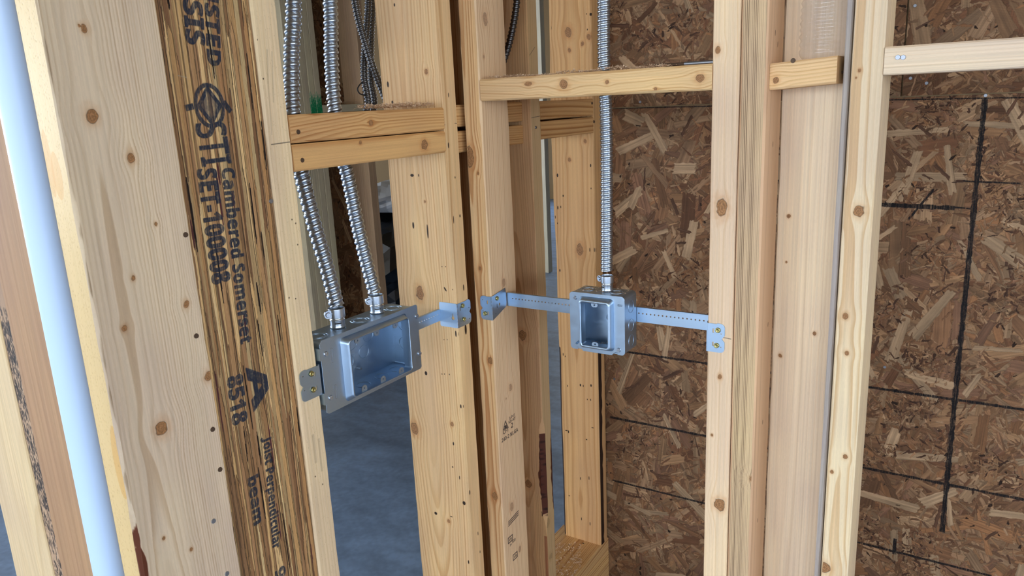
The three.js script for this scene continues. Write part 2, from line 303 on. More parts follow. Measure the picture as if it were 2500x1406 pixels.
const osbLow = strandTexture(1920, 1900, 1.2, SEAM, 21, (c, X, Y) => {
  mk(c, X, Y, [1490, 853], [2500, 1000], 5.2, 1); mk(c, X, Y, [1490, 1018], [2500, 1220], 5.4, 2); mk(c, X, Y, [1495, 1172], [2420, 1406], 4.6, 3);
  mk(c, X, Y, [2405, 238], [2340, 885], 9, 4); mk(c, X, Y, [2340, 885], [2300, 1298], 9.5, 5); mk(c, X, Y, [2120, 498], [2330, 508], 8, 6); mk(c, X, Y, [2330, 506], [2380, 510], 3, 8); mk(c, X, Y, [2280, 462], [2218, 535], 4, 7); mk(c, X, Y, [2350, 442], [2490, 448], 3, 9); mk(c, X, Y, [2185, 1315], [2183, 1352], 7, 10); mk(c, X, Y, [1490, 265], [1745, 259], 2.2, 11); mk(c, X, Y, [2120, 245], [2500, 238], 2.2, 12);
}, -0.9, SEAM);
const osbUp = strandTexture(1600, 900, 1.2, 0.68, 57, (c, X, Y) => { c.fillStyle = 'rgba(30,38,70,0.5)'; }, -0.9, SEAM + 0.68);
const osbWall = new THREE.Group(); osbWall.name = 'wall_back'; scene.add(osbWall); structure(osbWall);
function osbPanel(x0, x1, y0, y1, mat, u0, wm, vy0, hm) {
  const g = new THREE.BoxGeometry(x1 - x0, y1 - y0, 0.011, 1, 1, 1), p = g.attributes.position, uv = g.attributes.uv, m = mesh('strand_board_panel', g, mat, osbWall);
  m.position.set((x0 + x1) / 2, (y0 + y1) / 2, OZ - 0.0055);
  for (let i = 0; i < p.count; i++) uv.setXY(i, (p.getX(i) + m.position.x - u0) / wm, (p.getY(i) + m.position.y - vy0) / hm);
  return m;
}
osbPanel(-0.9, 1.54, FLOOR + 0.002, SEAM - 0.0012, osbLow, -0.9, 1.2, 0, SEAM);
{ const bk = boxPart('light_leak_blocker', [-0.9, FLOOR + 0.002, -1.79], [4.4, 2.6, OZ - 0.0125], plain(0xb59a74), osbWall); void bk; }  // unseen panel added to stop light leaking through the panel seams
const VS = onZ(2205, 170, OZ).x;
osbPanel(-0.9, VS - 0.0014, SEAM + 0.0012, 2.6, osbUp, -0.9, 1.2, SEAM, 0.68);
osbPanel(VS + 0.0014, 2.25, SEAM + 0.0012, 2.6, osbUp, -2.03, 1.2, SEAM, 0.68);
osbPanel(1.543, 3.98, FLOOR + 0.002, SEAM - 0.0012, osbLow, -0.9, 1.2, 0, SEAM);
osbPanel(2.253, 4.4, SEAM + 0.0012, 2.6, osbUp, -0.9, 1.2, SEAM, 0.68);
for (const [px, py] of [[2182, 13], [2234, 14], [2165, 216], [2223, 191], [2262, 203], [2406, 233], [1563, 249], [1500, 925], [2160, 896]]) { const p = onZ(px, py, OZ); nailHead(osbWall, p, 'z', 'steel'); }

// ================================================================== STUD WALL ON THE LEFT (face x = -0.80, running along z)
const TOP = 2.54, SOLE = 0.076, FX = -0.80;
const woodCat = 'wall stud';
// sole and top plates
for (const [n, y0, y1, lab] of [['sill_timber', FLOOR, 0, 'thick sill timber on the concrete floor under the stacked bottom plates'], ['sole_plate', 0, 0.038, 'lower of two stacked bottom plates, on the sill timber of the thicker stud wall'], ['sole_plate', 0.038, SOLE, 'upper of two stacked bottom plates, carrying the thicker wall studs, wood shavings on it']])
  board({ name: n, label: lab, category: n === 'sill_timber' ? 'sill' : 'bottom plate', lo: [-0.94, y0, -1.66], hi: [FX, y1, -0.455], len: 'z', nar: 'y', kind: 'amber', seed: 92 + Math.round(y0 * 100), v0: -1.66, v1: -0.41, H: 1024, paint: (c, Y, hit) => { if (y0 > 0) { hole(c, hit(1390, 1330).u * 1000, Y(hit(1390, 1330).y), 6, 6); hole(c, hit(1424, 1326).u * 1000, Y(hit(1424, 1326).y), 5, 5); } } });
board({ name: 'top_plate', label: 'top plate over the thicker stud wall, under the ceiling', category: 'top plate', lo: [-0.94, TOP, -1.66], hi: [FX, 2.62, -0.41], len: 'z', nar: 'y', kind: 'pale', H: 256, v0: -1.66, v1: -0.41 });

// board on the flat at the wall's end
board({ name: 'flat_stud', label: 'wide pale stud set flat beside the stencilled engineered post, rough yellow edge', category: woodCat, nar: 'x', lo: [-0.8375, 0.076, -0.533], hi: [-0.792, TOP, -0.406], kind: 'white', tone: { early: [214, 196, 172], late: [178, 152, 122], contrast: 0.75 }, seed: 31, cb: 0.045, ca: -0.035, spacing: 0.0026, wobble: 0.02, rough: 0.42, bump: 0.0009,
  knots: [[205, 70, 7], [194, 63, 3], [226, 284, 13], [320, 385, 9], [381, 547, 4], [326, 678, 5], [304, 802, 6], [456, 742, 7], [509, 917, 9], [394, 1046, 14], [400, 1314, 4], [467, 1341, 4]],
  nails: [[453, 573, 'dark'], [479, 820, 'dark'], [519, 1048, 'dark'], [537, 1146, 'dark'], [521, 1272, 'steel'], [554, 1400, 'steel']],
  wane: (c, l) => c === 0 ? 0.0035 * Math.max(0, n2(l * 9, 4.4)) + 0.0025 * Math.max(0, n2(l * 31, 2.2)) + (l < 0.62 ? 0.006 : 0) : 0,
  paint: (c, Y, hit, A) => { // sawn yellow edge with bark near the foot
    c.fillStyle = 'rgba(222,190,128,0.8)'; c.fillRect(0, 0, A, 2000);
    for (let i = 0; i < 2600; i++) { const x = LAT[i * 7] * A / 2 + A / 2, y = (LAT[i * 11 + 3] + 1) * 640; hole(c, x, y, 0.5 + 0.5 * Math.abs(LAT[i]), 1 + 2 * Math.abs(LAT[i + 99]), 'rgba(140,100,54,0.25)'); }
    for (const [px, py, w, h] of [[120, 400, 14, 70], [290, 1130, 20, 90], [140, 430, 18, 50]]) { const p = hit(px, py); hole(c, p.u * 1000, Y(p.y), w, h, 'rgba(206,146,66,0.4)'); }
    const bk = hit(335, 1320), b0 = hit(318, 1262); c.fillStyle = 'rgba(92,46,28,0.95)'; c.beginPath(); c.moveTo(0, Y(b0.y)); c.lineTo(3, Y(b0.y) + 20); c.lineTo(5, Y(bk.y)); c.lineTo(6, 1300); c.lineTo(0, 1300); c.fill();
    c.beginPath(); c.moveTo(A - 3, Y(b0.y)); for (let i = 0; i <= 40; i++) c.lineTo(A + 9 * Math.min(1, i / 8) + 2 * n2(i * 0.6, 4), Y(b0.y) + i * 8); for (let i = 40; i >= 0; i--) c.lineTo(A - 5 * Math.min(1, i / 10) + 1.5 * n2(i * 0.7, 9), Y(b0.y) + i * 8); c.fill();
    c.strokeStyle = 'rgba(120,96,70,0.5)'; c.lineWidth = 2; c.beginPath(); for (let y = 0; y < 1300; y += 6) c.lineTo(A + 1 + 1.5 * n2(y * 0.05, 1), y); c.stroke();
  } });

// parallel strand post with stencilled print
{
  const lo = [-0.936, SOLE, -0.668], hi = [-0.803, TOP, -0.537], A = hi[0] - lo[0], B = hi[2] - lo[2], W = 512, H = 2048, d = new Uint8Array(W * H * 4), r = rngOf(77);
  // strands: long slivers drawn side by side, each with its own tone and gentle slope
  const pal = [[182, 146, 98], [160, 120, 78], [140, 104, 70], [194, 160, 112], [152, 114, 76], [122, 88, 60], [172, 134, 88], [200, 170, 122], [146, 110, 76], [164, 126, 86]];
  const kx = W / (A + B), ky = H / (YV1 - YV0), tot = W * H;
  for (let i = 0; i < tot; i++) d.set([120, 84, 52, 255], i * 4);
  for (let q = 0; q < 2100; q++) {
    const w = (0.0016 + r() * 0.0055), L = 0.25 + r() * 0.75, x = r() * (A + B), y = YV0 + r() * (YV1 - YV0), sl = (r() - 0.5) * 0.016, c = pal[Math.floor(r() * pal.length)], m = 0.85 + r() * 0.28, S = r() * 200, bow = (r() - 0.5) * 0.004;
    const j0 = Math.max(0, Math.floor((y - L / 2 - YV0) * ky)), j1 = Math.min(H - 1, Math.ceil((y + L / 2 - YV0) * ky));
    for (let j = j0; j <= j1; j++) {
      const t = (j / ky + YV0 - y) / L * 2, cx = x + sl * t * L + bow * t * t + 0.0006 * n2(j * 0.02 + S, 1), hw = w / 2 * Math.min(1, (1 - Math.abs(t)) * 14);
      const i0 = Math.max(0, Math.floor((cx - hw) * kx)), i1 = Math.min(W - 1, Math.ceil((cx + hw) * kx));
      for (let i = i0; i <= i1; i++) { const e = hw - Math.abs((i + 0.5) / kx - cx); const g = m * (1 + 0.09 * n2(i * 0.9 + S, j * 0.02) + 0.04 * n2(i * 2.3, j * 0.2)) * (e < 0.0003 ? (i > cx * kx ? 0.62 : 0.88) : 1); const at = (j * W + i) * 4; d[at] = Math.min(255, c[0] * g); d[at + 1] = Math.min(255, c[1] * g); d[at + 2] = Math.min(255, c[2] * g); }
    }
  }
  for (let q = 0; q < 90; q++) { // open gaps and resin
    const x = r() * (A + B), y = YV0 + r() * (YV1 - YV0), L = 0.02 + r() * 0.08, w = 0.0008 + r() * 0.0016, c = r() < 0.3 ? [78, 40, 42] : [24, 15, 12], sl = (r() - 0.5) * 0.02;
    for (let j = Math.max(0, Math.floor((y - L / 2 - YV0) * ky)); j < Math.min(H, (y + L / 2 - YV0) * ky); j++) { const t = (j / ky + YV0 - y) / L * 2, hw = w / 2 * Math.sqrt(Math.max(0, 1 - t * t)), cx = x + sl * t * L; for (let i = Math.max(0, Math.floor((cx - hw) * kx)); i <= Math.min(W - 1, (cx + hw) * kx); i++) d.set(c, (j * W + i) * 4); }
  }
  // stencil, reading down the post
  const S = (px, py) => { const p = onX(px, py, hi[0]); return [(A + (hi[2] - p.z)) * 1000, (YV1 - p.y) * 1000]; };
  overlay(d, W, H, A + B, YV0, YV1, (c) => {
    const ink = 'rgba(28,36,54,0.9)'; c.fillStyle = ink; c.strokeStyle = ink; c.textBaseline = 'middle'; c.textAlign = 'left';
    const word = (txt, a, b, hgt, weight = 'bold') => { // from pixel a to pixel b, letter height in mm
      const p = S(...a), q = S(...b), len = q[1] - p[1]; c.save(); c.translate(p[0], p[1]); c.rotate(Math.PI / 2 - Math.atan2(q[0] - p[0], len)); c.font = `${weight} ${Math.round(hgt * 10)}px sans-serif`; const w = c.measureText(txt).width / 10; c.scale(len / w / 10, 0.1); c.fillText(txt, 0, 0); c.lineWidth = hgt * 0.5; c.lineJoin = 'round'; c.strokeText(txt, 0, 0); c.restore(); };
    word('ELSIS', [463, -90], [478, 112], 34); word('TRUSTED', [512, -120], [523, 165], 26);
    { const p = S(512, 258); c.save(); c.translate(p[0], p[1]); c.lineWidth = 5; c.beginPath(); c.ellipse(0, 0, 19, 24, 0, 0, 7); c.stroke(); c.beginPath(); c.moveTo(0, -20); c.lineTo(15, 0); c.lineTo(0, 20); c.lineTo(-15, 0); c.closePath(); c.stroke(); c.lineWidth = 7; c.beginPath(); c.moveTo(-33, 2); c.lineTo(-22, 0); c.moveTo(20, -4); c.lineTo(29, 8); c.stroke(); c.globalAlpha = 0.6; c.beginPath(); c.ellipse(0, 0, 13, 17, 0, 0, 7); c.fill(); c.restore(); }
    word('STI', [512, 296], [530, 405], 56, 'normal'); word('SET-100008', [503, 410], [541, 692], 36); word('Cambered Somerset', [556, 408], [602, 838], 25);
    word('8518', [572, 915], [586, 1035], 32); word('A', [622, 892], [640, 992], 40); word('Joist Perpendicular', [652, 1068], [676, 1338], 19); word('beam', [616, 1160], [632, 1280], 22); word('9518', [683, 1385], [696, 1500], 24);
    pencilLine(c, S(486, 93), S(498, 96)); pencilLine(c, S(433, 184), S(456, 189));
  }, 1);
  function pencilLine(c, p, q) { c.save(); c.strokeStyle = 'rgba(150,150,140,0.8)'; c.lineWidth = 0.7; c.beginPath(); c.moveTo(...p); c.lineTo(...q); c.stroke(); c.restore(); }
  board({ name: 'strand_lumber_post', label: 'brown parallel-strand lumber post with black stencilled lettering running down it', category: 'post', nar: 'x', lo, hi, map: texOf(d, W, H), rough: 0.55, bump: 0.0014, chamfer: 0.0012, nails: [[661, 491, 'steel']] });
}
const rough1 = (n, s) => (c, Y, hit, A) => { for (let i = 0; i < n; i++) hole(c, (LAT[i * 5 + s] + 1) * A / 2, (LAT[i * 3 + s + 77] + 1) * 635, 0.4, 0.8 + Math.abs(LAT[i + s]), 'rgba(96,74,46,0.35)'); };
board({ name: 'wall_stud', label: 'stud beside the strand lumber post, edge carrying the bracket of the wide metal box', category: woodCat, nar: 'z', lo: [-0.94, SOLE, -0.708], hi: [FX, TOP, -0.6685], kind: 'yellow', tone: { early: [224, 202, 168], late: [206, 178, 136] }, seed: 41, rough: 0.75, bump: 0.0009, chamfer: 0.0022,
  paint: (c, Y, hit, A) => { rough1(700, 5)(c, Y, hit, A); pencil(c, Y, hit, [662, 353], [712, 346], 0.9); for (const [px, py] of [[628, 97], [637, 195], [643, 192], [713, 536], [722, 545], [727, 597], [706, 727], [722, 729], [770, 1163], [788, 1182]]) { const p = hit(px, py); hole(c, p.u * 1000, Y(p.y), 1.6, 2.2); }
    c.strokeStyle = 'rgba(70,66,58,0.3)'; for (const [a, b, w] of [[[652, 120], [655, 205], 2.5], [[664, 125], [668, 250], 1.8], [[655, 205], [664, 330], 1.5], [[764, 1060], [772, 1130], 5], [[778, 1070], [786, 1150], 4]]) pencil(c, Y, hit, a, b, w, 'rgba(74,70,62,0.16)'); } });
board({ name: 'wall_stud', label: 'knotty stud behind the wide metal box, wrapped by a folded bracket at its corner', category: woodCat, nar: 'z', lo: [-0.936, SOLE, -1.085], hi: [FX, TOP, -1.047], kind: 'warm', tone: { early: [212, 180, 137], late: [176, 132, 84] }, seed: 52, cb: 0.075, ca: 0.035, spacing: 0.005, wobble: 0.022, chamfer: 0.002,
  knots: [[1040, 175, 5], [1026, 716, 11, 1.6], [1012, 1046, 12], [1104, 1035, 5], [1096, 1272, 4], [1037, 492, 3]],
  paint: (c, Y, hit) => { specks([[963, 12, 3, 5], [947, 206, 4, 10], [958, 250, 4, 6], [1006, 428, 8, 5], [1022, 428, 2, 5], [1009, 550, 4, 12], [1044, 565, 3, 26], [1079, 651, 1.5, 2], [1088, 651, 1.5, 2], [1087, 706, 3, 9, 0.6], [1105, 707, 1.5, 2], [1084, 829, 1.5, 2], [1092, 829, 1.5, 2], [1040, 911, 6, 8], [1079, 913, 1.5, 3], [1085, 913, 1.5, 3], [1097, 914, 1.5, 3], [1113, 815, 3, 12], [1125, 992, 3, 8], [1107, 1083, 3, 7], [1105, 1140, 3, 3], [1122, 1166, 2, 8], [1147, 1202, 3, 10], [1133, 1228, 7, 8], [1064, 1253, 7, 6], [1102, 1261, 6, 2], [1095, 355, 3, 10], [1134, 540, 2, 14], [1111, 433, 2, 4], [1123, 527, 3, 5], [1132, 702, 3, 12], [1137, 804, 6, 20], [1144, 1372, 3, 8], [1167, 1302, 2, 8], [1172, 1347, 2, 6], [1095, 232, 2, 8]])(c, Y, hit); pencil(c, Y, hit, [1080, 305], [1110, 301], 0.9); } });
// studs beyond the tee
board({ name: 'wall_stud', label: 'stud with a strip of dark bark on its arris, seen behind the small metal box', category: woodCat, nar: 'z', lo: [-0.94, SOLE, -1.372], hi: [FX, TOP, -1.334], kind: 'warm', tone: { early: [208, 170, 128], late: [174, 130, 86] }, seed: 63, spacing: 0.0045, wobble: 0.02, knots: [[1275, 818, 11], [1290, 1181, 9], [1337, 1276, 10], [1345, 1362, 9]], nails: [[1308, 311, 'steel']],
  wane: (c, l) => c === 0 && l < 0.54 && l > 0.30 ? 0.008 : 0,
  paint: (c, Y, hit, A) => { c.fillStyle = 'rgba(220,196,152,0.55)'; c.fillRect(0, 0, A, 1400); pencil(c, Y, hit, [1296, 288], [1319, 283], 0.9); pencil(c, Y, hit, [1293, 135], [1306, 115], 0.8);
    const y0 = Y(hit(1318, 1060).y), y1 = Y(hit(1330, 1262).y), y2 = Y(hit(1335, 1310).y); c.fillStyle = 'rgba(82,42,30,0.96)'; c.beginPath(); for (let i = 0; i <= 60; i++) { const e = Math.pow(Math.sin(Math.PI * Math.min(1, i / 60 + 0.02)), 0.45); c.lineTo(A + 1 + e * (13 + 3 * n2(i * 0.35, 3)), lerp(y0, y1, i / 60)); } for (let i = 60; i >= 0; i--) { const e = Math.pow(Math.sin(Math.PI * i / 60), 0.45); c.lineTo(A - e * (8 + 2.5 * n2(i * 0.4, 8)), lerp(y0, y1, i / 60)); } c.fill(); c.fillStyle = 'rgba(150,96,66,0.8)'; c.fillRect(A - 2, y2, 9, 90);
    for (let i = 0; i < 60; i++) hole(c, A - 4 + 16 * Math.abs(LAT[i]), lerp(y0, y1, Math.abs(LAT[i + 50])), 2, 6, 'rgba(40,20,16,0.6)'); } });
board({ name: 'wall_stud', label: 'wide-faced stud against the strand board wall, knots and dark slash marks', category: woodCat, nar: 'z', lo: [-0.915, SOLE, -1.655], hi: [FX, TOP, -1.6165], kind: 'warm', tone: { early: [204, 163, 114], late: [170, 122, 72] }, seed: 74, cb: 0.06, ca: -0.05, spacing: 0.006, wobble: 0.016, knots: [[1387, 79, 9], [1437, 90, 5], [1422, 107, 4], [1390, 123, 4], [1429, 345, 4], [1390, 390, 4], [1415, 609, 9, 1.6]],
  wane: (c, l) => c === 3 ? 0.006 + 0.006 * n2(l * 7, 9) : 0,
  paint: (c, Y, hit, A, B) => { specks([[1345, 68, 3, 10], [1432, 34, 2, 3], [1441, 35, 3, 6], [1434, 72, 2, 4], [1361, 428, 4, 9], [1375, 478, 3, 5], [1362, 507, 3, 9], [1369, 505, 2, 6], [1355, 530, 4, 8], [1361, 545, 2, 4], [1442, 404, 3, 8], [1450, 407, 3, 6], [1443, 460, 2, 4], [1440, 610, 2, 10], [1451, 610, 2, 11], [1358, 660, 2, 5], [1367, 660, 3, 7], [1424, 942, 2, 6], [1417, 940, 4, 7], [1443, 941, 4, 7], [1386, 942, 2, 6], [1383, 1051, 8, 3], [1388, 1054, 3, 8], [1447, 1044, 7, 2], [1432, 1073, 4, 4], [1434, 975, 2, 4], [1442, 976, 2, 6], [1417, 1168, 2, 9], [1438, 1167, 2, 11], [1390, 1210, 5, 2], [1444, 1247, 4, 6], [1456, 1265, 3, 8], [1375, 865, 2, 8], [1380, 870, 2, 5]])(c, Y, hit);
    const y0 = Y(0.62); c.fillStyle = 'rgba(40,24,18,0.95)'; c.beginPath(); c.moveTo(0, y0); for (let i = 0; i <= 30; i++) c.lineTo(17 + 4 * n2(i * 0.9, 2), lerp(y0, 1300, i / 30)); c.lineTo(0, 1300); c.fill(); } });

board({ name: 'backing_stud', label: 'backing stud deep in the slit between the two corner studs', category: woodCat, nar: 'x', lo: [-0.94, SOLE, -1.333], hi: [-0.905, TOP, -1.09], kind: 'warm', seed: 79, H: 512 });
board({ name: 'backing_stud', label: 'unseen stud added to block light behind the first stud of the thinner wall', category: woodCat, nar: 'z', lo: [-0.904, SOLE, -1.242], hi: [-0.8015, TOP, -1.204], kind: 'warm', seed: 78, H: 256 });  // hidden stud added to keep light out of the corner slit
// blocking: two pieces laid flat one above the other in each bay
// holes drilled for the conduits: [x, z, radius, lean]
const at1 = (px, py, X) => { const p = onX(px, py, X); return p.z; };
const HA = [-0.872, at1(714, 290, -0.872), 0.0165], HB = [-0.872, at1(820, 280, -0.872), 0.0165], HC = [-0.869, at1(720, 345, -0.869), 0.0185], HD = [-0.869, at1(830, 345, -0.869), 0.0185];
const blockTone = { early: [206, 164, 112], late: [160, 108, 60] };
board({ name: 'blocking_board', label: 'upper block across the bay over the wide metal box, swirling orange grain, curls on top', category: 'blocking', len: 'z', nar: 'y', lo: [-0.94, 1.2005, -1.0465], hi: [FX, 1.238, -0.7085], kind: 'amber', tone: blockTone, seed: 85, ca: 0.06, cb: -0.02, spacing: 0.004, wobble: 0.03, H: 1024, W: 512, skew: 0, chamfer: 0.0022, drill: [HA, HB], nails: [[728, 322, 'dark']], knots: [[905, 300, 7, 1]] });
board({ name: 'blocking_board', label: 'lower block across the bay over the wide metal box, two knots in its edge', category: 'blocking', len: 'z', nar: 'y', lo: [-0.94, 1.1625, -1.0465], hi: [FX, 1.1988, -0.7085], kind: 'amber', tone: blockTone, seed: 86, ca: 0.02, cb: -0.03, spacing: 0.0045, wobble: 0.02, H: 1024, W: 512, chamfer: 0.0022, drill: [HC, HD], nails: [[738, 391, 'dark']], knots: [[880, 348, 4.5, 1], [1036, 352, 12, 1]] });
board({ name: 'blocking_board', label: 'upper block end showing in the slit between the two corner studs', category: 'blocking', len: 'z', nar: 'y', lo: [-0.9, 1.203, -1.2035], hi: [-0.81, 1.241, -1.0855], kind: 'amber', tone: blockTone, seed: 81, H: 256 });
board({ name: 'blocking_board', label: 'lower block end showing in the slit between the two corner studs', category: 'blocking', len: 'z', nar: 'y', lo: [-0.9, 1.158, -1.2035], hi: [-0.81, 1.1955, -1.0855], kind: 'amber', tone: blockTone, seed: 82, H: 256 });
board({ name: 'blocking_board', label: 'upper short block partly hidden behind the first stud of the thinner wall', category: 'blocking', len: 'z', nar: 'y', lo: [-0.9, 1.203, -1.3335], hi: [-0.82, 1.241, -1.2425], kind: 'amber', tone: blockTone, seed: 87, H: 512 });
board({ name: 'blocking_board', label: 'lower short block partly hidden behind the first stud of the thinner wall', category: 'blocking', len: 'z', nar: 'y', lo: [-0.9, 1.158, -1.3335], hi: [-0.82, 1.1955, -1.2425], kind: 'amber', tone: blockTone, seed: 88, H: 512 });
board({ name: 'blocking_board', label: 'upper block in the bay next to the strand board wall, dark slit beneath it', category: 'blocking', len: 'z', nar: 'y', lo: [-0.94, 1.2035, -1.616], hi: [FX, 1.241, -1.3725], kind: 'amber', tone: blockTone, seed: 89, H: 512, nails: [[1445, 252, 'dark']] });
board({ name: 'blocking_board', label: 'lower block in the bay next to the strand board wall, dark slit above it', category: 'blocking', len: 'z', nar: 'y', lo: [-0.94, 1.1635, -1.616], hi: [FX, 1.2, -1.3725], kind: 'amber', tone: blockTone, seed: 91, H: 512, nails: [[1450, 297, 'dark']] });

// end of that wall, seen end on behind the pipe
board({ name: 'end_stud', label: 'reddish brown stud face at the wall end behind the white pipe', category: woodCat, nar: 'z', lo: [-1.0095, FLOOR, -0.452], hi: [-0.8385, TOP, -0.414], kind: 'pink', tone: { early: [168, 134, 102], late: [142, 108, 78] }, seed: 101, v0: 0.2, v1: 1.47, spacing: 0.008 });
board({ name: 'stained_board', label: 'narrow board edge blotched with black mould left of the white pipe', category: 'board', nar: 'z', lo: [-1.0395, FLOOR, -0.545], hi: [-1.0105, TOP, -0.417], kind: 'grey', tone: { early: [176, 148, 122], late: [146, 118, 94] }, seed: 102, v0: 0.2, v1: 1.47,
  paint: (c, Y, hit, A, B) => { const r = rngOf(5); for (let i = 0; i < 5200; i++) { const y = 450 + r() * 900, dens = 0.62 + 0.5 * n2(y * 0.02, 3.3) + 0.25 * n2(y * 0.1, 1); if (r() > dens) continue; hole(c, A + r() * 30, y, 0.5 + r() * 1.6, 2 + r() * 9, `rgba(34,28,26,${0.4 + r() * 0.5})`); } } });
board({ name: 'end_stud', label: 'pale stud left of the mouldy board edge, narrow strip', category: woodCat, nar: 'z', lo: [-1.0765, FLOOR, -0.545], hi: [-1.0405, TOP, -0.4155], kind: 'yellow', tone: { early: [210, 188, 152], late: [188, 160, 120] }, seed: 103 });
board({ name: 'end_stud', label: 'pale wide stud at the far wall end, beside the narrow pale strip', category: woodCat, nar: 'z', lo: [-1.1665, FLOOR, -0.458], hi: [-1.0785, TOP, -0.418], kind: 'yellow', tone: { early: [210, 188, 152], late: [188, 160, 120] }, seed: 104 });

// ================================================================== THINNER STUD WALL (face z = -1.105, running along x)
const FZ = -1.105, BZ = -1.194;
board({ name: 'sole_plate', label: 'thick bottom plate under the thinner stud wall', category: 'bottom plate', lo: [-0.799, FLOOR, BZ], hi: [0.29, 0.038, FZ], len: 'x', nar: 'y', kind: 'pale', H: 512, seed: 110 });
board({ name: 'top_plate', label: 'top plate over the thinner stud wall, under the ceiling', category: 'top plate', lo: [-0.799, TOP, BZ], hi: [0.29, 2.62, FZ], len: 'x', nar: 'y', kind: 'pale', H: 256, seed: 111 });
const stamp = (c, Y, hit) => { // grade stamps printed across the side face
  c.fillStyle = 'rgba(40,34,34,0.85)'; c.strokeStyle = c.fillStyle; c.textBaseline = 'middle'; c.textAlign = 'center';
  const t = (txt, px, py, size) => { const p = hit(px, py); c.save(); c.translate(p.u * 1000, Y(p.y)); c.scale(0.1, 0.1); c.font = `bold ${size * 10}px sans-serif`; c.fillText(txt, 0, 0); c.restore(); };
  t('S-P-F', 1250, 1017, 9); t('KD-HT', 1250, 1026, 9); t('2', 1250, 1038, 14); t('CFT', 1235, 1052, 12); t('240-2 NLGA', 1245, 1062, 11);
  { const p = hit(1234, 1037); c.save(); c.translate(p.u * 1000, Y(p.y)); c.lineWidth = 2; c.beginPath(); c.moveTo(-8, 7); c.lineTo(8, 7); c.lineTo(0, -8); c.closePath(); c.stroke(); c.fillRect(-4, 1, 8, 5); c.restore(); }
  for (let i = 0; i < 3; i++) { const p = hit(1241, 1275 + i * 5), q = hit(1266, 1246 + i * 5); c.lineWidth = 2; c.beginPath(); c.moveTo(p.u * 1000, Y(p.y)); c.lineTo(q.u * 1000, Y(q.y)); c.stroke(); }
  for (const [px, py] of [[1246, 1316], [1258, 1357]]) { const p = hit(px, py); c.lineWidth = 2; c.strokeRect(p.u * 1000 - 8, Y(p.y) - 6, 16, 12); t('VB', px, py, 9); }
  t('120', 1254, 1320, 9); t('24', 1247, 1330, 6);
};
board({ name: 'wall_stud', label: 'first stud of the thinner wall at the corner, grade stamps on its side', category: woodCat, nar: 'x', lo: [-0.8, 0.038, BZ], hi: [-0.763, TOP, FZ], kind: 'warm', tone: { early: [222, 187, 141], late: [178, 126, 80], contrast: 0.85 }, seed: 112, ca: 0.03, cb: -0.01, spacing: 0.0045, wobble: 0.02, chamfer: 0.0022,
  knots: [[1148, 385, 11, 2.4], [1167, 424, 3], [1172, 655, 4], [1196, 880, 7], [1208, 1211, 8], [1184, 46, 9, 1.9], [1181, 138, 3], [1177, 309, 3], [1230, 690, 7, 1.5], [1247, 945, 7], [1250, 1236, 7, 1.6], [1269, 1340, 5, 1.6], [1236, 973, 2]],
  paint: (c, Y, hit, A, B) => { c.fillStyle = 'rgba(205,184,164,0.35)'; c.fillRect(A, 0, B, 1400); stamp(c, Y, hit); } });
board({ name: 'wall_stud', label: 'pale stud with an oval red knot, edge holding the end bracket of the perforated bar', category: woodCat, nar: 'x', lo: [-0.3556, 0.038, BZ], hi: [-0.3167, TOP, FZ], kind: 'yellow', tone: { early: [226, 202, 172], late: [206, 170, 126] }, seed: 113, spacing: 0.005, knots: [[1753, 122, 6, 1.5], [1763, 507, 13, 1.7], [1757, 920, 5], [1756, 1231, 13, 1.2], [1738, 1062, 3]],
  paint: (c, Y, hit) => pencil(c, Y, hit, [1762, 823], [1786, 828], 0.8) });
board({ name: 'wall_stud', label: 'grey weathered stud nailed beside the pale stud with the red knot', category: woodCat, nar: 'x', lo: [-0.3153, 0.038, BZ], hi: [-0.2786, TOP, FZ + 0.001], kind: 'grey', tone: { early: [208, 182, 146], late: [122, 100, 76], contrast: 1.25 }, seed: 114, spacing: 0.0024, ca: -0.12, cb: 0.01, wobble: 0.01, bump: 0.0014, chamfer: 0.0025, knots: [[1836, 1170, 5]],
  paint: (c, Y, hit, A, B) => { c.fillStyle = 'rgba(216,174,138,0.75)'; c.fillRect(A, 0, B, 1400); for (const [px, py] of [[1893, 80], [1899, 108], [1887, 352], [1875, 792], [1862, 1030], [1850, 1270]]) { const p = hit(px, py); hole(c, p.u * 1000, Y(p.y), 2, 8); } } });
board({ name: 'backing_board', label: 'smooth pale board set back between the weathered stud and the knotty end stud', category: 'board', nar: 'z', lo: [-0.2782, FLOOR, -1.232], hi: [-0.186, TOP, -1.1945], kind: 'white', tone: { early: [236, 216, 190], late: [220, 194, 162] }, seed: 115, spacing: 0.003, wobble: 0.008, rough: 0.38, knots: [[1925, 528, 4], [1904, 868, 4], [1920, 640, 2], [1988, 814, 4]] });
board({ name: 'edge_strip', label: 'thin grey strip between the smooth backing board and the knotty end stud', category: 'strip', nar: 'x', lo: [-0.1845, FLOOR, -1.21], hi: [-0.1765, TOP, -1.132], kind: 'grey', tone: { early: [186, 182, 182], late: [168, 164, 162] }, seed: 116 });
board({ name: 'wall_stud', label: 'pale stud with round knots beside the block with double nail heads', category: woodCat, nar: 'x', lo: [-0.1705, 0.038, BZ], hi: [-0.1327, TOP, FZ], kind: 'pale', tone: { early: [226, 208, 176], late: [198, 162, 118] }, seed: 117, ca: 0.02, cb: -0.016, spacing: 0.0055, wobble: 0.018, knots: [[2098, 172, 3], [2090, 190, 2], [2095, 515, 11], [2063, 772, 6], [2068, 862, 5], [2063, 1115, 5], [2031, 1152, 4], [2012, 1385, 11]] });
board({ name: 'wall_stud', label: 'last stud of the thinner wall, at the right end of the long nailed block', category: woodCat, nar: 'x', lo: [0.236, 0.038, BZ], hi: [0.274, TOP, FZ], kind: 'pale', seed: 118, H: 512 });
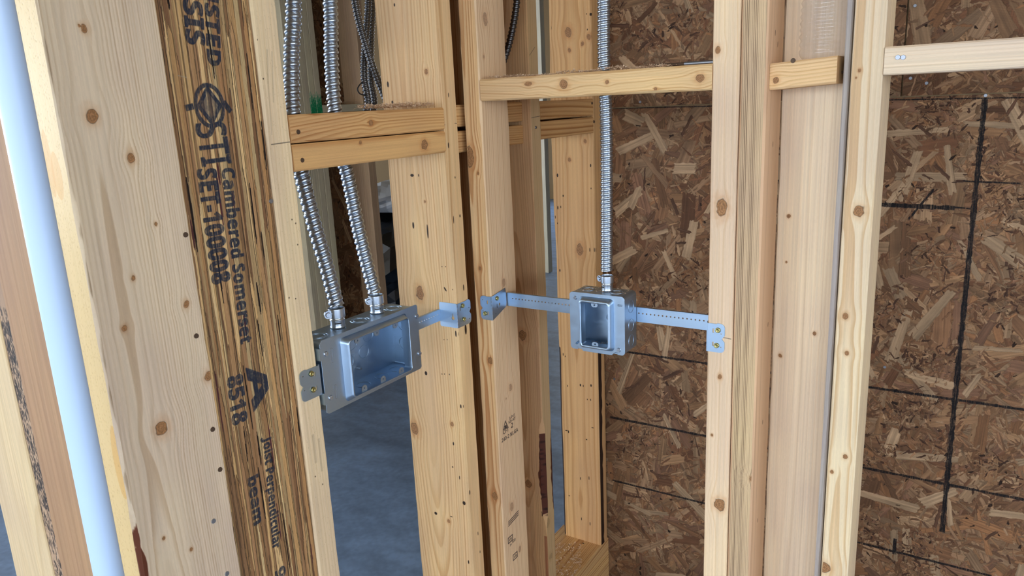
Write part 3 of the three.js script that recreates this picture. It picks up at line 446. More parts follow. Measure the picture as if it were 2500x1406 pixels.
board({ name: 'blocking_board', label: 'long block above the small metal box, knots on its face, shavings on top', category: 'blocking', len: 'x', nar: 'y', lo: [-0.7625, 1.245, BZ], hi: [-0.356, 1.282, FZ], kind: 'pale', tone: { early: [218, 186, 140], late: [184, 140, 90] }, seed: 119, ca: 0.07, cb: -0.02, spacing: 0.004, wobble: 0.03, H: 1024, W: 512, chamfer: 0.003, drill: [[onZ(1478, 200, -1.131).x, -1.131, 0.0125]], knots: [[1376, 205, 11, 1], [1482, 200, 5, 1], [1600, 217, 4, 1], [1709, 190, 9, 1.2], [1290, 205, 5, 2]] });
board({ name: 'blocking_board', label: 'pale block with two overlapping nail heads over the dark strand board', category: 'blocking', len: 'x', nar: 'y', lo: [-0.1322, 1.253, BZ], hi: [0.2355, 1.288, FZ], kind: 'white', tone: { early: [226, 208, 184], late: [202, 176, 144] }, seed: 120, ca: 0.09, cb: -0.03, spacing: 0.004, H: 1024, W: 512, nails: [[2192, 140, 'steel'], [2205, 140, 'steel']] });
{ // short off-cut, slightly tilted, with torn nails at its right end
  const b = board({ name: 'short_block', label: 'short tilted block under the clear plastic bottle, torn nails at its end', category: 'blocking', len: 'x', nar: 'y', lo: [-0.2782, 1.241, -1.194], hi: [-0.1905, 1.277, -1.118], kind: 'pale', tone: { early: [222, 188, 146], late: [190, 148, 100] }, seed: 121, ca: 0.08, spacing: 0.0035, H: 512, W: 512, skew: 0.055, chamfer: 0.002, nails: [[1936, 148, 'dark']], knots: [[1894, 198, 7, 1]] });
  for (const [dy, dz] of [[0.016, -0.03], [0.012, -0.045], [0.022, -0.05]]) { const m = mesh('torn_nail', along(cyl(0.0018, 0.022, 8), 'x'), M.rust, b); m.position.set(0.052, dy + 0.005, dz + 0.03); m.rotation.z = 0.15; }
}

// ================================================================== WHITE PIPE
{
  const p = onZ(128, 703, -0.3565), m = mesh('water_pipe', new THREE.CylinderGeometry(0.0143, 0.0143, 2.62 - FLOOR, 48), new THREE.MeshPhysicalMaterial({ color: new THREE.Color().setRGB(0.50, 0.66, 0.90), roughness: 0.45 }));
  m.position.set(p.x, (2.62 + FLOOR) / 2, p.z); tag(m, 'white plastic water pipe running from floor to ceiling', 'pipe');
}

// ================================================================== FLEXIBLE CONDUIT
function flexGeo(points, R, pitch, depth, radial = 28, per = 14) {
  const curve = new THREE.CatmullRomCurve3(points, false, 'centripetal'), L = curve.getLength(), n = Math.round(L / pitch * per);
  const fr = curve.computeFrenetFrames(400, false), pos = [], idx = [], P = new THREE.Vector3();
  for (let i = 0; i <= n; i++) {
    const t = i / n; curve.getPointAt(t, P); const k = Math.min(400, Math.round(t * 400)), N = fr.normals[k], B = fr.binormals[k];
    for (let j = 0; j <= radial; j++) {
      const a = j / radial * Math.PI * 2; let f = t * L / pitch - j / radial; f -= Math.floor(f);
      const prof = f < 0.66 ? Math.sqrt(Math.max(0, 1 - Math.pow(Math.abs(f - 0.33) / 0.33, 2.6))) : f > 0.74 ? 0.5 * Math.sqrt(Math.max(0, 1 - Math.pow(Math.abs(f - 0.87) / 0.13, 2.2))) : 0;
      const r = R - depth + depth * prof; pos.push(P.x + r * (Math.cos(a) * N.x + Math.sin(a) * B.x), P.y + r * (Math.cos(a) * N.y + Math.sin(a) * B.y), P.z + r * (Math.cos(a) * N.z + Math.sin(a) * B.z));
    }
  }
  for (let i = 0; i < n; i++) for (let j = 0; j < radial; j++) { const a = i * (radial + 1) + j, b = a + radial + 1; idx.push(a, b, a + 1, b, b + 1, a + 1); }
  const g = new THREE.BufferGeometry(); g.setAttribute('position', new THREE.Float32BufferAttribute(pos, 3)); g.setIndex(idx); g.computeVertexNormals(); return g;
}
function flex(name, label, category, pts, R, pitch, depth, mat, group) { return tag(mesh(name, flexGeo(pts, R, pitch, depth), mat), label, category, group); }
const V = (x, y, z) => new THREE.Vector3(x, y, z);
const c1 = [[716, 0, -0.875], [712, 130, -0.875], [713, 255, -0.872], [722, 360, -0.868], [742, 450, -0.862], [770, 560, -0.853], [797, 650, -0.844], [822, 745, -0.834]].map(([x, y, X]) => onX(x, y, X));
c1.unshift(V(-0.875, 2.5, c1[0].z + 0.01), V(-0.875, 1.8, c1[0].z + 0.003));
const c2 = [[806, 0, -0.875], [809, 150, -0.875], [817, 262, -0.872], [834, 370, -0.868], [853, 450, -0.862], [874, 555, -0.853], [896, 645, -0.844], [914, 712, -0.836]].map(([x, y, X]) => onX(x, y, X));
c2.unshift(V(-0.875, 2.5, c2[0].z - 0.005), V(-0.875, 1.8, c2[0].z));
flex('flexible_conduit', 'flexible metal conduit entering the wide box, nearer the strand lumber post', 'conduit', c1, 0.0118, 0.0098, 0.0027, M.conduit, 'flexible conduits');
flex('flexible_conduit', 'flexible metal conduit entering the wide box, nearer the armoured cables', 'conduit', c2, 0.0114, 0.0094, 0.0027, M.conduit, 'flexible conduits');
const RX = onZ(1482, 680, -1.131).x;
{ const pts = [[1474, 0], [1474, 120], [1480, 300], [1481, 480], [1481, 660]].map(([x, y]) => onZ(x, y, -1.131)); pts.unshift(V(pts[0].x, 2.5, -1.131), V(pts[0].x, 1.9, -1.131)); flex('flexible_conduit', 'flexible metal conduit dropping into the small square box', 'conduit', pts, 0.0104, 0.0068, 0.0017, M.conduit, 'flexible conduits'); }
{ // armoured cables
  const A = (list) => list.map(([x, y, X]) => onX(x, y, X));
  const up = (p) => { p.unshift(V(p[0].x, 2.5, p[0].z), V(p[0].x, 1.7, p[0].z)); return p; };
  flex('armoured_cable', 'armoured cable crossing in front of the others towards the knotty stud', 'cable', up([...A([[866, 0, -0.955], [878, 60, -0.955], [893, 110, -0.955], [905, 150, -0.957], [922, 195, -0.96], [940, 240, -0.962]]), V(-0.97, 1.19, -1.12), V(-0.975, 1.0, -1.19)]), 0.0066, 0.0064, 0.0021, M.cable, 'armoured cables');
  flex('armoured_cable', 'armoured cable with a thin wire loop beside it', 'cable', up([...A([[899, 0, -0.975], [896, 60, -0.975], [890, 130, -0.975], [889, 190, -0.975], [898, 260, -0.975]]), V(-0.98, 1.205, -1.02), V(-0.985, 1.175, -1.10), V(-0.99, 1.05, -1.16), V(-0.99, 0.3, -1.17)]), 0.0066, 0.0064, 0.0021, M.cable, 'armoured cables');
  flex('armoured_cable', 'armoured cable hanging against the edge of the knotty stud', 'cable', up([...A([[909, 0, -0.99], [906, 80, -0.99], [905, 150, -0.99], [906, 200, -0.99], [913, 260, -0.99]]), V(-1.0, 1.205, -1.05), V(-1.01, 1.18, -1.13), V(-1.02, 1.05, -1.2), V(-1.02, 0.3, -1.21)]), 0.0064, 0.0062, 0.0021, M.cable, 'armoured cables');
  flex('armoured_cable', 'dark armoured cable curving down behind the first stud of the thinner wall', 'cable', [V(-0.70, 2.5, -1.26), V(-0.70, 1.75, -1.26), ...[[1263, -60], [1262, 0], [1256, 45], [1247, 90], [1236, 130], [1222, 165], [1200, 200]].map(([x, y]) => onZ(x, y, -1.27))], 0.0068, 0.0072, 0.0020, M.cable, 'armoured cables');
  const lp = [[893, 195], [880, 205], [873, 218], [878, 228], [892, 233]].map(([x, y]) => onX(x, y, -0.974)); tag(mesh('wire_loop', new THREE.TubeGeometry(new THREE.CatmullRomCurve3(lp), 30, 0.0012, 8), M.black), 'thin black wire loop sticking out beside the armoured cables', 'wire');
}

// ================================================================== METAL BOXES (local x right, y up, z into the room; millimetres scaled to metres)
const mm = 0.001;
function rr(w, h, r, cx = 0, cy = 0) { const s = new THREE.Shape(), x = cx - w / 2, y = cy - h / 2; s.moveTo(x + r, y); s.lineTo(x + w - r, y); s.absarc(x + w - r, y + r, r, -Math.PI / 2, 0); s.lineTo(x + w, y + h - r); s.absarc(x + w - r, y + h - r, r, 0, Math.PI / 2); s.lineTo(x + r, y + h); s.absarc(x + r, y + h - r, r, Math.PI / 2, Math.PI); s.lineTo(x, y + r); s.absarc(x + r, y + r, r, Math.PI, Math.PI * 1.5); return s; }
const circ = (x, y, r) => { const p = new THREE.Path(); p.absarc(x, y, r, 0, Math.PI * 2, true); return p; };
const ext = (shape, depth, bevel = 0) => { const g = new THREE.ExtrudeGeometry(shape, { depth, bevelEnabled: bevel > 0, bevelSize: bevel, bevelThickness: bevel, bevelSegments: 1, curveSegments: 10 }); g.scale(mm, mm, mm); return g; };
function loftRect(loops, seg = 6) { // loops of [w, h, r, z, cx, cy]
  const pos = [], idx = []; let per = 0;
  for (const [w, h, r, z, cx, cy] of loops) { const pts = []; for (const [sx, sy, a0] of [[1, -1, -90], [1, 1, 0], [-1, 1, 90], [-1, -1, 180]]) for (let i = 0; i <= seg; i++) { const a = (a0 + 90 * i / seg) * Math.PI / 180; pts.push([cx + sx * (w / 2 - r) + r * Math.cos(a), cy + sy * (h / 2 - r) + r * Math.sin(a)]); } per = pts.length; for (const p of pts) pos.push(p[0] * mm, p[1] * mm, z * mm); }
  for (let k = 0; k < loops.length - 1; k++) for (let i = 0; i < per; i++) { const j = (i + 1) % per, a = k * per + i, b = k * per + j, c = a + per, d = b + per; idx.push(a, b, c, b, d, c); }
  const g = new THREE.BufferGeometry(); g.setAttribute('position', new THREE.Float32BufferAttribute(pos, 3)); g.setAttribute('uv', new THREE.Float32BufferAttribute(pos.reduce((a, v, i) => { if (i % 3 === 0) a.push(v * 1000 + (pos[i + 2] || 0) * 700); else if (i % 3 === 1) a.push(v * 1000 + (pos[i + 1] || 0) * 700); return a; }, []), 2)); g.setIndex(idx); g.computeVertexNormals(); return g;
}
const ringGeo = (r, t = 0.35) => { const g = new THREE.TorusGeometry(r * mm, t * mm, 6, 40); return g; };
function knockout(parent, r, x, y, z, axis, t) { const m = mesh('knockout', ringGeo(r, t), M.zinc, parent); if (axis === 'y') m.rotation.x = Math.PI / 2; if (axis === 'x') m.rotation.y = Math.PI / 2; m.position.set(x * mm, y * mm, z * mm); return m; }
function machineScrew(parent, x, y, z, r = 3.4) { const g = mergeGeometries([cyl(r * mm, 1.8 * mm, 18, r * 0.78 * mm).rotateX(Math.PI / 2).translate(0, 0, 0.9 * mm), new THREE.BoxGeometry(r * 1.5 * mm, 0.8 * mm, 0.5 * mm).translate(0, 0, 1.9 * mm), new THREE.BoxGeometry(0.8 * mm, r * 1.5 * mm, 0.5 * mm).translate(0, 0, 1.9 * mm)].map((q) => q.toNonIndexed())); const m = mesh('screw', g, M.cast, parent); m.position.set(x * mm, y * mm, z * mm); return m; }
const woodScrewGeo = mergeGeometries([new THREE.LatheGeometry([[0, 0.9], [1.3, 0.7], [1.6, 1.5], [3.2, 1.9], [4.0, 1.2], [4.2, 0]].map(([r, z]) => new THREE.Vector2(r * mm, z * mm)), 22).rotateX(Math.PI / 2).toNonIndexed(), new THREE.BoxGeometry(1.6 * mm, 0.8 * mm, 0.8 * mm).translate(0, 0, 0.8 * mm).toNonIndexed(), new THREE.BoxGeometry(0.8 * mm, 1.6 * mm, 0.8 * mm).translate(0, 0, 0.8 * mm).toNonIndexed()]);
function woodScrew(parent, p, rotY = 0) { const m = mesh('brass_screw', woodScrewGeo, M.brass, parent); m.position.copy(p); m.rotation.y = rotY; m.userData.label = 'brass coloured wood screw'; return m; }

// small square box
{
  const cx = onZ(1458, 780, FZ).x, g = thing('outlet_box', 'small square metal box with a raised single-device cover, below one conduit', 'electrical box', [-0.5468, 0.8705, FZ]);
  const W = 101.6, out = rr(W, W, 7); out.holes.push(rr(W - 3.2, W - 3.2, 5.4)); mesh('box_shell', ext(out, 47).translate(0, 0, -48 * mm), M.zinc, g);
  const back = rr(W - 1, W - 1, 6.5); back.holes.push(circ(9, -4, 14.2), circ(18, 26, 3.6)); mesh('box_back', ext(back, 1.6).translate(0, 0, -48.6 * mm), M.zinc, g);
  const disc = mesh('knockout', mergeGeometries([cyl(13.7 * mm, 1.2 * mm, 36).rotateX(Math.PI / 2).toNonIndexed(), new THREE.TorusGeometry(9.5 * mm, 0.4 * mm, 6, 36).translate(0, 0, 0.6 * mm).toNonIndexed()]), M.cast, g); disc.position.set(9 * mm, -4 * mm, -48.4 * mm); disc.rotation.y = -0.25;
  knockout(g, 3.4, -3, 27, -46.8, 'z', 0.5); knockout(g, 9, -31, 24, -46.9, 'z');
  for (const [x, r] of [[-28, 11], [26, 11]]) knockout(g, r, x, 50.9, -24, 'y', 0.7);
  for (const [x, r] of [[-26, 11], [-2, 14], [26, 9]]) knockout(g, r, x, -49.0, -24, 'y', 0.5);
  for (const y of [28, -4, -32]) knockout(g, 10.5, 50.9, y, -26, 'x', 0.45);
  for (const y of [24, -10]) knockout(g, 10.5, -49.1, y, -26, 'x', 0.5);
  // cover plate with notched corners and a raised frame
  const pl = new THREE.Shape(), h = 51; pl.moveTo(-h + 6, h); pl.lineTo(h - 6, h); pl.absarc(h - 6, h - 6, 6, Math.PI / 2, 0, true); pl.lineTo(h, -h + 6); pl.absarc(h - 6, -h + 6, 6, 0, -Math.PI / 2, true); pl.lineTo(h - 13, -h); pl.lineTo(h - 13, -h + 4); pl.lineTo(h - 18, -h + 4); pl.lineTo(h - 24, -h - 2); pl.lineTo(-h + 24, -h - 2); pl.lineTo(-h + 20, -h + 2); pl.lineTo(-h + 13, -h + 2); pl.lineTo(-h + 13, -h); pl.lineTo(-h + 6, -h); pl.absarc(-h + 6, -h + 6, 6, -Math.PI / 2, -Math.PI, true); pl.lineTo(-h, h - 6); pl.absarc(-h + 6, h - 6, 6, Math.PI, Math.PI / 2, true);
  pl.holes.push(rr(64, 92, 7, 0, -0.5)); { const s = rr(9, 3.4, 1.7, 43, 36); pl.holes.push(s); const q = new THREE.Path([[-42, -41], [-39, -43.5], [-33, -37.5], [-36, -35]].map(([x, y]) => new THREE.Vector2(x, y))); pl.holes.push(q); }
  mesh('cover_plate', ext(pl, 1.4, 0.25), M.zinc, g);
  mesh('raised_frame', loftRect([[64.5, 92.5, 7, 0.2, 0, -0.5], [63, 91, 7, 2, 0, -0.5], [59, 86, 7, 9.5, 0, -0.5], [57, 84, 6.5, 11.6, 0, -0.5], [54, 81, 5.5, 12.6, 0, -0.5], [50.5, 77, 4, 12.4, 0, -0.5], [48.5, 75, 3, 11, 0, -0.5], [48, 74.5, 3, -3, 0, -0.5]]), M.zinc, g);
  for (const y of [37, -38]) { const t = rr(12, 8, 3.9, 0, y > 0 ? y - 2.5 : y + 2.5); t.holes.push(circ(0, y > 0 ? y - 3 : y + 3, 1.6)); mesh('device_tab', ext(t, 1.2).translate(0, 0, 8.5 * mm), M.zinc, g); }
  machineScrew(g, -40, 41, 1.6, 3.6); machineScrew(g, 40, -42, 1.6, 4);
}
// wide box
{
  const g = thing('outlet_box', 'wide metal box with a raised three-device cover, under two conduits', 'electrical box', [FX + 0.002, 0.8635, -0.823], Math.PI / 2);
  const W = 214, H = 108, D = 54, out = rr(W, H, 4); out.holes.push(rr(W - 3, H - 3, 3)); mesh('box_shell', ext(out, D).translate(0, 0, -(D + 0.5) * mm), M.zinc, g);
  const back = rr(W - 1, H - 1, 3.5); back.holes.push(circ(-14, 14, 4.2), circ(23, 20, 4.2)); mesh('box_back', ext(back, 1.5).translate(0, 0, -(D + 1) * mm), M.zinc, g);
  for (const [x, y, r] of [[6, 14, 13.5], [-7, -15, 14.5], [33, -10, 11], [46, 16, 12], [9, -10, 2.4]]) knockout(g, r, x, y, -D + 0.8, 'z', 0.45);
  for (const x of [-84, 6, 84]) { knockout(g, 15, x, 54.1, -28, 'y', 0.8); knockout(g, 10.5, x, 54.2, -28, 'y', 0.7); }
  for (const x of [-40, 0, 44, 80]) knockout(g, 12, x, -52.3, -28, 'y', 0.6);
  for (const y of [20, -14]) knockout(g, 11, 105.3, y, -28, 'x', 0.5);
  const pl = new THREE.Shape(); const X0 = -109, X1 = 111, Y0 = -56, Y1 = 56.5; pl.moveTo(X0 + 5, Y1); pl.lineTo(X1 - 4, Y1); pl.absarc(X1 - 4, Y1 - 4, 4, Math.PI / 2, 0, true); pl.lineTo(X1, Y0 + 3); pl.lineTo(X1 - 3, Y0); pl.lineTo(X0 + 4, Y0); pl.lineTo(X0, Y0 + 3); pl.lineTo(X0, Y1 - 5); pl.lineTo(X0 + 5, Y1);
  pl.holes.push(rr(152, 101, 7, 6.5, -1)); mesh('cover_plate', ext(pl, 1.4, 0.25), M.zinc, g);
  // long keyhole slots pressed in the plate
  for (const y of [31, -26]) { const s = new THREE.Shape(); s.absarc(-88, y + 6, 3.6, -0.6, Math.PI + 0.6); s.lineTo(-90.2, y - 11); s.absarc(-88, y - 11, 2.2, Math.PI, 2 * Math.PI); const hh = new THREE.Path(); hh.absarc(-88, y + 6, 3.0, -0.6, Math.PI + 0.6); hh.lineTo(-89.6, y - 11); hh.absarc(-88, y - 11, 1.6, Math.PI, 2 * Math.PI); s.holes.push(hh); mesh('keyhole_slot', ext(s, 0.3).translate(0, 0, 1.6 * mm), M.steel, g); }
  mesh('raised_frame', loftRect([[152.5, 101.5, 7, 0.2, 6.5, -1], [149, 98, 7, 2.2, 6.5, -1], [142, 92.5, 7, 10.5, 6.5, -0.2], [140, 91, 6.5, 12.6, 6.5, -0.2], [137, 89, 5, 13.4, 6.5, -0.2], [133.5, 87, 4, 12.8, 6.5, 0], [133, 86.5, 4, 4, 6.5, 0], [132.5, 86, 4, -2, 6.5, 0]]), M.zinc, g);
  for (const y of [42, -43]) for (const x of [-37, 6, 50]) { const s = y > 0 ? -1 : 1, t = rr(12, 13, 5.9, x, y + s * 3); t.holes.push(circ(x, y + s * 4.5, 1.3)); mesh('device_tab', ext(t, 1.2).translate(0, 0, (y > 0 ? 4 : 9) * mm), M.zinc, g); }
  for (const [x, y] of [[-99, 35], [-99, -33], [108, 37], [108, -29]]) machineScrew(g, x, y, 1.6, 4.2);
  for (const y of [37, -31]) boxPart('side_clip', [-0.1125, (y - 9) * mm, -0.006], [-0.1092, (y + 9) * mm, 0.003], M.zinc, g);
  const stud = mesh('ground_screw', cyl(2 * mm, 10 * mm, 10).rotateX(Math.PI / 2), M.steel, g); stud.position.set(13 * mm, -32 * mm, -48 * mm);
}

// ------------------------------------------------------------------ hanger bars and folded brackets
const wave = (w, h, flip) => { // flange with a notch in its free edge, hinge at x = 0
  const s = new THREE.Shape(), f = flip ? -1 : 1; s.moveTo(0, 0); s.lineTo(f * (w - 8), 0); s.quadraticCurveTo(f * w, 0, f * w, 8); s.lineTo(f * w, h * 0.36); s.lineTo(f * (w - 4.5), h * 0.48); s.lineTo(f * w, h * 0.6); s.lineTo(f * w, h - 8); s.quadraticCurveTo(f * w, h, f * (w - 9), h); s.lineTo(f * (w - 12), h); s.lineTo(f * (w - 13), h - 1); s.lineTo(0, h - 1); s.lineTo(0, 0);
  for (const y of [h * 0.28, h * 0.74]) { s.holes.push(rr(2.4, 7, 0.8, f * 9, y)); s.holes.push(circ(f * (w - 5.5), y + (flip ? 4 : -4), 1)); }
  return s;
};
function barGeo(L, h, holesFrom, step) { const s = rr(L, h, 0.6, L / 2, h / 2); for (let x = holesFrom; x < L - 6; x += step) s.holes.push(circ(x, h * 0.62, 1.35)); const flat = ext(s, 1.3); const lip = new THREE.BoxGeometry(L * mm, 1.3 * mm, 5 * mm).translate(L / 2 * mm, h * mm, -1.8 * mm); const lip2 = new THREE.BoxGeometry(L * mm, 1.3 * mm, 4 * mm).translate(L / 2 * mm, 0.4 * mm, -1.4 * mm); return mergeGeometries([flat.toNonIndexed(), lip.toNonIndexed(), lip2.toNonIndexed()].map((q) => { const u = q.attributes.uv, p = q.attributes.position; for (let i = 0; i < u.count; i++) u.setXY(i, p.getX(i) * 1000, p.getY(i) * 1000 + p.getZ(i) * 1000); return q; })); }
{ // bar of the small box, between the first stud and the pale knotty stud
  const g = thing('hanger_bar', 'perforated hanger bar carrying the small square box between two studs', 'bracket', [-0.7615, 0.8485, -1.156]);
  mesh('bar', barGeo(405, 25, 14, 7.1).translate(0, 17 * mm, 0), M.zinc, g);
  // left bracket folded round the stud
  const sd = new THREE.Shape(); sd.moveTo(0, 1.5); sd.lineTo(42, 1.5 + 14); sd.quadraticCurveTo(47, 17, 48, 24); sd.lineTo(48, 43); sd.lineTo(46, 53.5); sd.lineTo(43, 52.5); sd.lineTo(0, 47); sd.lineTo(0, 1.5); sd.holes.push(circ(24, 27, 2.6), rr(1.6, 8, 0.7, 16, 26)); sd.holes.push(circ(10, 12, 1.1));
  // shape x runs back from the face (towards -z)
  mesh('side_flange', ext(sd, 1.2).rotateY(Math.PI / 2).translate(0, 0, 51 * mm + 0.0012), M.zinc, g);
  mesh('face_flange', ext(wave(25, 46, true), 1.2).translate(0, 1.5 * mm, 51 * mm + 0.0006), M.zinc, g);
  for (let i = 0; i < 7; i++) boxPart('fold_tab', [-0.0006, (2 + i * 6.6) * mm, 0.0514], [0.0016, (6.4 + i * 6.6) * mm, 0.0528], M.cast, g);
  woodScrew(g, V(-0.0155, 0.0135, 0.0535)); woodScrew(g, V(0.0016, 0.040, 0.0355), Math.PI / 2);
  // right flange on the stud's edge
  mesh('face_flange', ext(wave(27, 47), 1.2).translate(406 * mm, -0.5 * mm, 51.2 * mm), M.zinc, g);
  boxPart('side_flange', [0.4045, -0.0005, 0.0], [0.4058, 0.0465, 0.0522], M.zinc, g);
  woodScrew(g, V(0.4225, 0.0359, 0.0532)); woodScrew(g, V(0.4208, 0.0110, 0.0532));
}
{ // bar of the wide box
  const g = thing('hanger_bar', 'perforated hanger bar carrying the wide three-device box between two studs', 'bracket', [FX - 0.0565, 0.8405, -0.7095], Math.PI / 2);
  mesh('bar', barGeo(114, 21, 8, 6.6).translate(222.5 * mm, 16 * mm, 17.5 * mm), M.zinc, g);
  mesh('bar', barGeo(222, 21, 8, 6.6).translate(0.5 * mm, 16 * mm, -1.5 * mm), M.zinc, g);
  boxPart('bar_step', [0.2216, 0.016, -0.002], [0.2229, 0.037, 0.0185], M.zinc, g);
  mesh('face_flange', ext(wave(37, 46, true), 1.2).translate(0.6 * mm, 0, 57.2 * mm), M.zinc, g);
  boxPart('side_flange', [0.0004, 0.001, 0.0], [0.0017, 0.046, 0.0578], M.zinc, g);
  woodScrew(g, V(-0.0155, 0.0373, 0.0592)); woodScrew(g, V(-0.0153, 0.0128, 0.0592));
  // right bracket folded round the knotty stud: flange lies on the stud's wide face, then on its edge
  const sd = rr(40, 46, 3, -20, 29); { const q = new THREE.Path(); q.absarc(-10, 24, 3.4, Math.PI * 0.5 + 0.5, Math.PI * 2.5 - 0.5); q.lineTo(-9.6, 33); q.lineTo(-10.4, 33); sd.holes.push(q); }
  mesh('side_flange', ext(sd, 1.2).rotateY(-Math.PI / 2).translate(0.3372, 0, 0.0583), M.zinc, g);
  mesh('face_flange', ext(wave(41, 46), 1.2).translate(0.3372, 6 * mm, 57.2 * mm), M.zinc, g);
  for (let i = 0; i < 7; i++) boxPart('fold_tab', [0.3358, (7 + i * 6.5) * mm, 0.0570], [0.338, (11.2 + i * 6.5) * mm, 0.0589], M.cast, g);
  woodScrew(g, V(0.3535, 0.0445, 0.0592)); woodScrew(g, V(0.3548, 0.0185, 0.0592));
}
// ------------------------------------------------------------------ conduit connectors
function connector(label, pos, rotY, s) {
  const g = thing('conduit_connector', label, 'connector', pos, rotY, 'clamp connectors');
  mesh('body', new THREE.LatheGeometry([[8, -1], [12.6, -1], [12.6, 2.5], [11.6, 3], [11.6, 12], [12.4, 12.5], [12.4, 14], [10.8, 14.4], [10.8, 17]].map(([r, y]) => new THREE.Vector2(r * mm * s, y * mm * s)), 36), M.cast, g);
  const sl = mesh('slot', new THREE.TorusGeometry(11.7 * mm * s, 0.9 * mm * s, 6, 20, 0.9).rotateX(Math.PI / 2), M.black, g); sl.position.y = 8.5 * mm * s; sl.rotation.y = -Math.PI * 0.42;
  mesh('clamp_band', new THREE.LatheGeometry([[11.4, 17], [13.2, 17], [13.4, 17.8], [13.4, 31], [13.0, 32.2], [11.6, 32.2], [11.4, 17]].map(([r, y]) => new THREE.Vector2(r * mm * s, y * mm * s)), 36), M.cast, g);
  const ear = rr(15, 13, 6.2, -14.5, 24.5); ear.holes.push(circ(-16, 24.5, 2)); mesh('clamp_ear', ext(ear, 3).scale(s, s, s).translate(0, 0, 5 * mm * s), M.cast, g);
  const sc = machineScrew(g, -16 * s, 24.5 * s, 8.2 * s, 4.4 * s); void sc;
  const sh = mesh('screw_shank', cyl(1.7 * mm * s, 17 * mm * s, 10).rotateX(Math.PI / 2), M.steel, g); sh.position.set(-16 * mm * s, 24.5 * mm * s, -1 * mm * s);
}
connector('clamp connector on the wide box, nearer the strand lumber post', [FX - 0.0295, 0.9185, -0.823 + 0.0386], Math.PI / 2 - 0.5, 0.95);
connector('clamp connector on the wide box, nearer the knotty stud', [FX - 0.0295, 0.9185, -0.823 - 0.050], Math.PI / 2 - 0.5, 0.92);
connector('clamp connector on top of the small square box', [RX, 0.9222, -1.131], -0.4, 0.82);

// ================================================================== SHAVINGS (too many to count)
function curls(name, label, n, area, seed, size = 1, piles) {
  const r = rngOf(seed), gs = [], pts = [];
  for (let i = 0; i < n; i++) {
    const L = (4 + r() * 12) * mm * size, w = (0.8 + r() * 2.2) * mm * size, cur = (r() - 0.3) * 5, g = new THREE.PlaneGeometry(L, w, 6, 1), p = g.attributes.position;
    for (let k = 0; k < p.count; k++) { const x = p.getX(k), a = x / L * cur, R = L / (Math.abs(cur) + 0.01) * Math.sign(cur || 1); p.setXYZ(k, Math.abs(cur) > 0.2 ? R * Math.sin(a) : x, p.getY(k), Math.abs(cur) > 0.2 ? R * (1 - Math.cos(a)) : 0); }
    g.rotateX(-Math.PI / 2 + (r() - 0.5) * 1.2); g.rotateY(r() * 6.3); g.rotateZ((r() - 0.5) * 0.6);
    const [x, y, z] = area(r); g.translate(x, y, z); g.deleteAttribute('uv'); gs.push(g.toNonIndexed());
  }
  const geo = mergeGeometries(gs); geo.computeVertexNormals();
  return tag(mesh(name, geo, new THREE.MeshStandardMaterial({ color: new THREE.Color().setRGB(0.62, 0.44, 0.29), roughness: 0.85, side: THREE.DoubleSide })), label, 'shavings', null, 'stuff');
}
curls('wood_shavings', 'curled wood shavings heaped on the block against the knotty stud', 420, (r) => { const t = Math.min(1, Math.abs(r() + r() - 1)); const z = -1.0 + (r() - 0.5) * 0.09; return [-0.815 - r() * 0.10, 1.2385 + 0.003 + r() * 0.007 * (1 - t), z]; }, 201, 0.9);
curls('wood_shavings', 'fine wood shavings scattered along the long block above the small box', 900, (r) => { const x = -0.755 + r() * 0.33; return [x, 1.2826 + r() * 0.007 * (0.55 + 0.6 * n2(x * 40, 2)), -1.1085 - r() * r() * 0.07]; }, 202, 0.62);
curls('wood_shavings', 'pale wood shavings strewn over the double bottom plate', 240, (r) => { const p = onY(1350 + r() * 70, 1330 + r() * 90, SOLE); return [Math.max(-0.93, Math.min(-0.805, p.x)), SOLE + 0.002 + r() * 0.004, p.z]; }, 203, 0.8);
curls('wood_shavings', 'few shavings lying on the wide metal box top', 40, (r) => [-0.81 - r() * 0.012, 0.8635 + 0.051 + 0.002, -0.80 - r() * 0.1], 204, 0.3);
curls('wood_shavings', 'fine shavings dusting the top of the small square box', 130, (r) => [-0.594 + r() * 0.094, 0.9222 + r() * 0.001, -1.112 - r() * 0.036], 205, 0.3);
curls('wood_shavings', 'small shavings inside the square metal box', 14, (r) => [-0.58 + r() * 0.07, 0.8225 + r() * 0.004, -1.115 - r() * 0.03], 206, 0.7);
{ // drill bit or steel rod lying on the long block
  const p = onZ(1682, 149, -1.16), g = thing('drill_bit', 'thin dark steel drill bit lying on the long block', 'drill bit', [p.x, 1.286, -1.155]);
  mesh('shank', along(cyl(0.0030, 0.05, 12), 'x').translate(0.02, 0, 0), M.steel, g); mesh('flute', along(cyl(0.0026, 0.05, 12), 'x').translate(-0.03, 0, 0), M.rust, g);
}

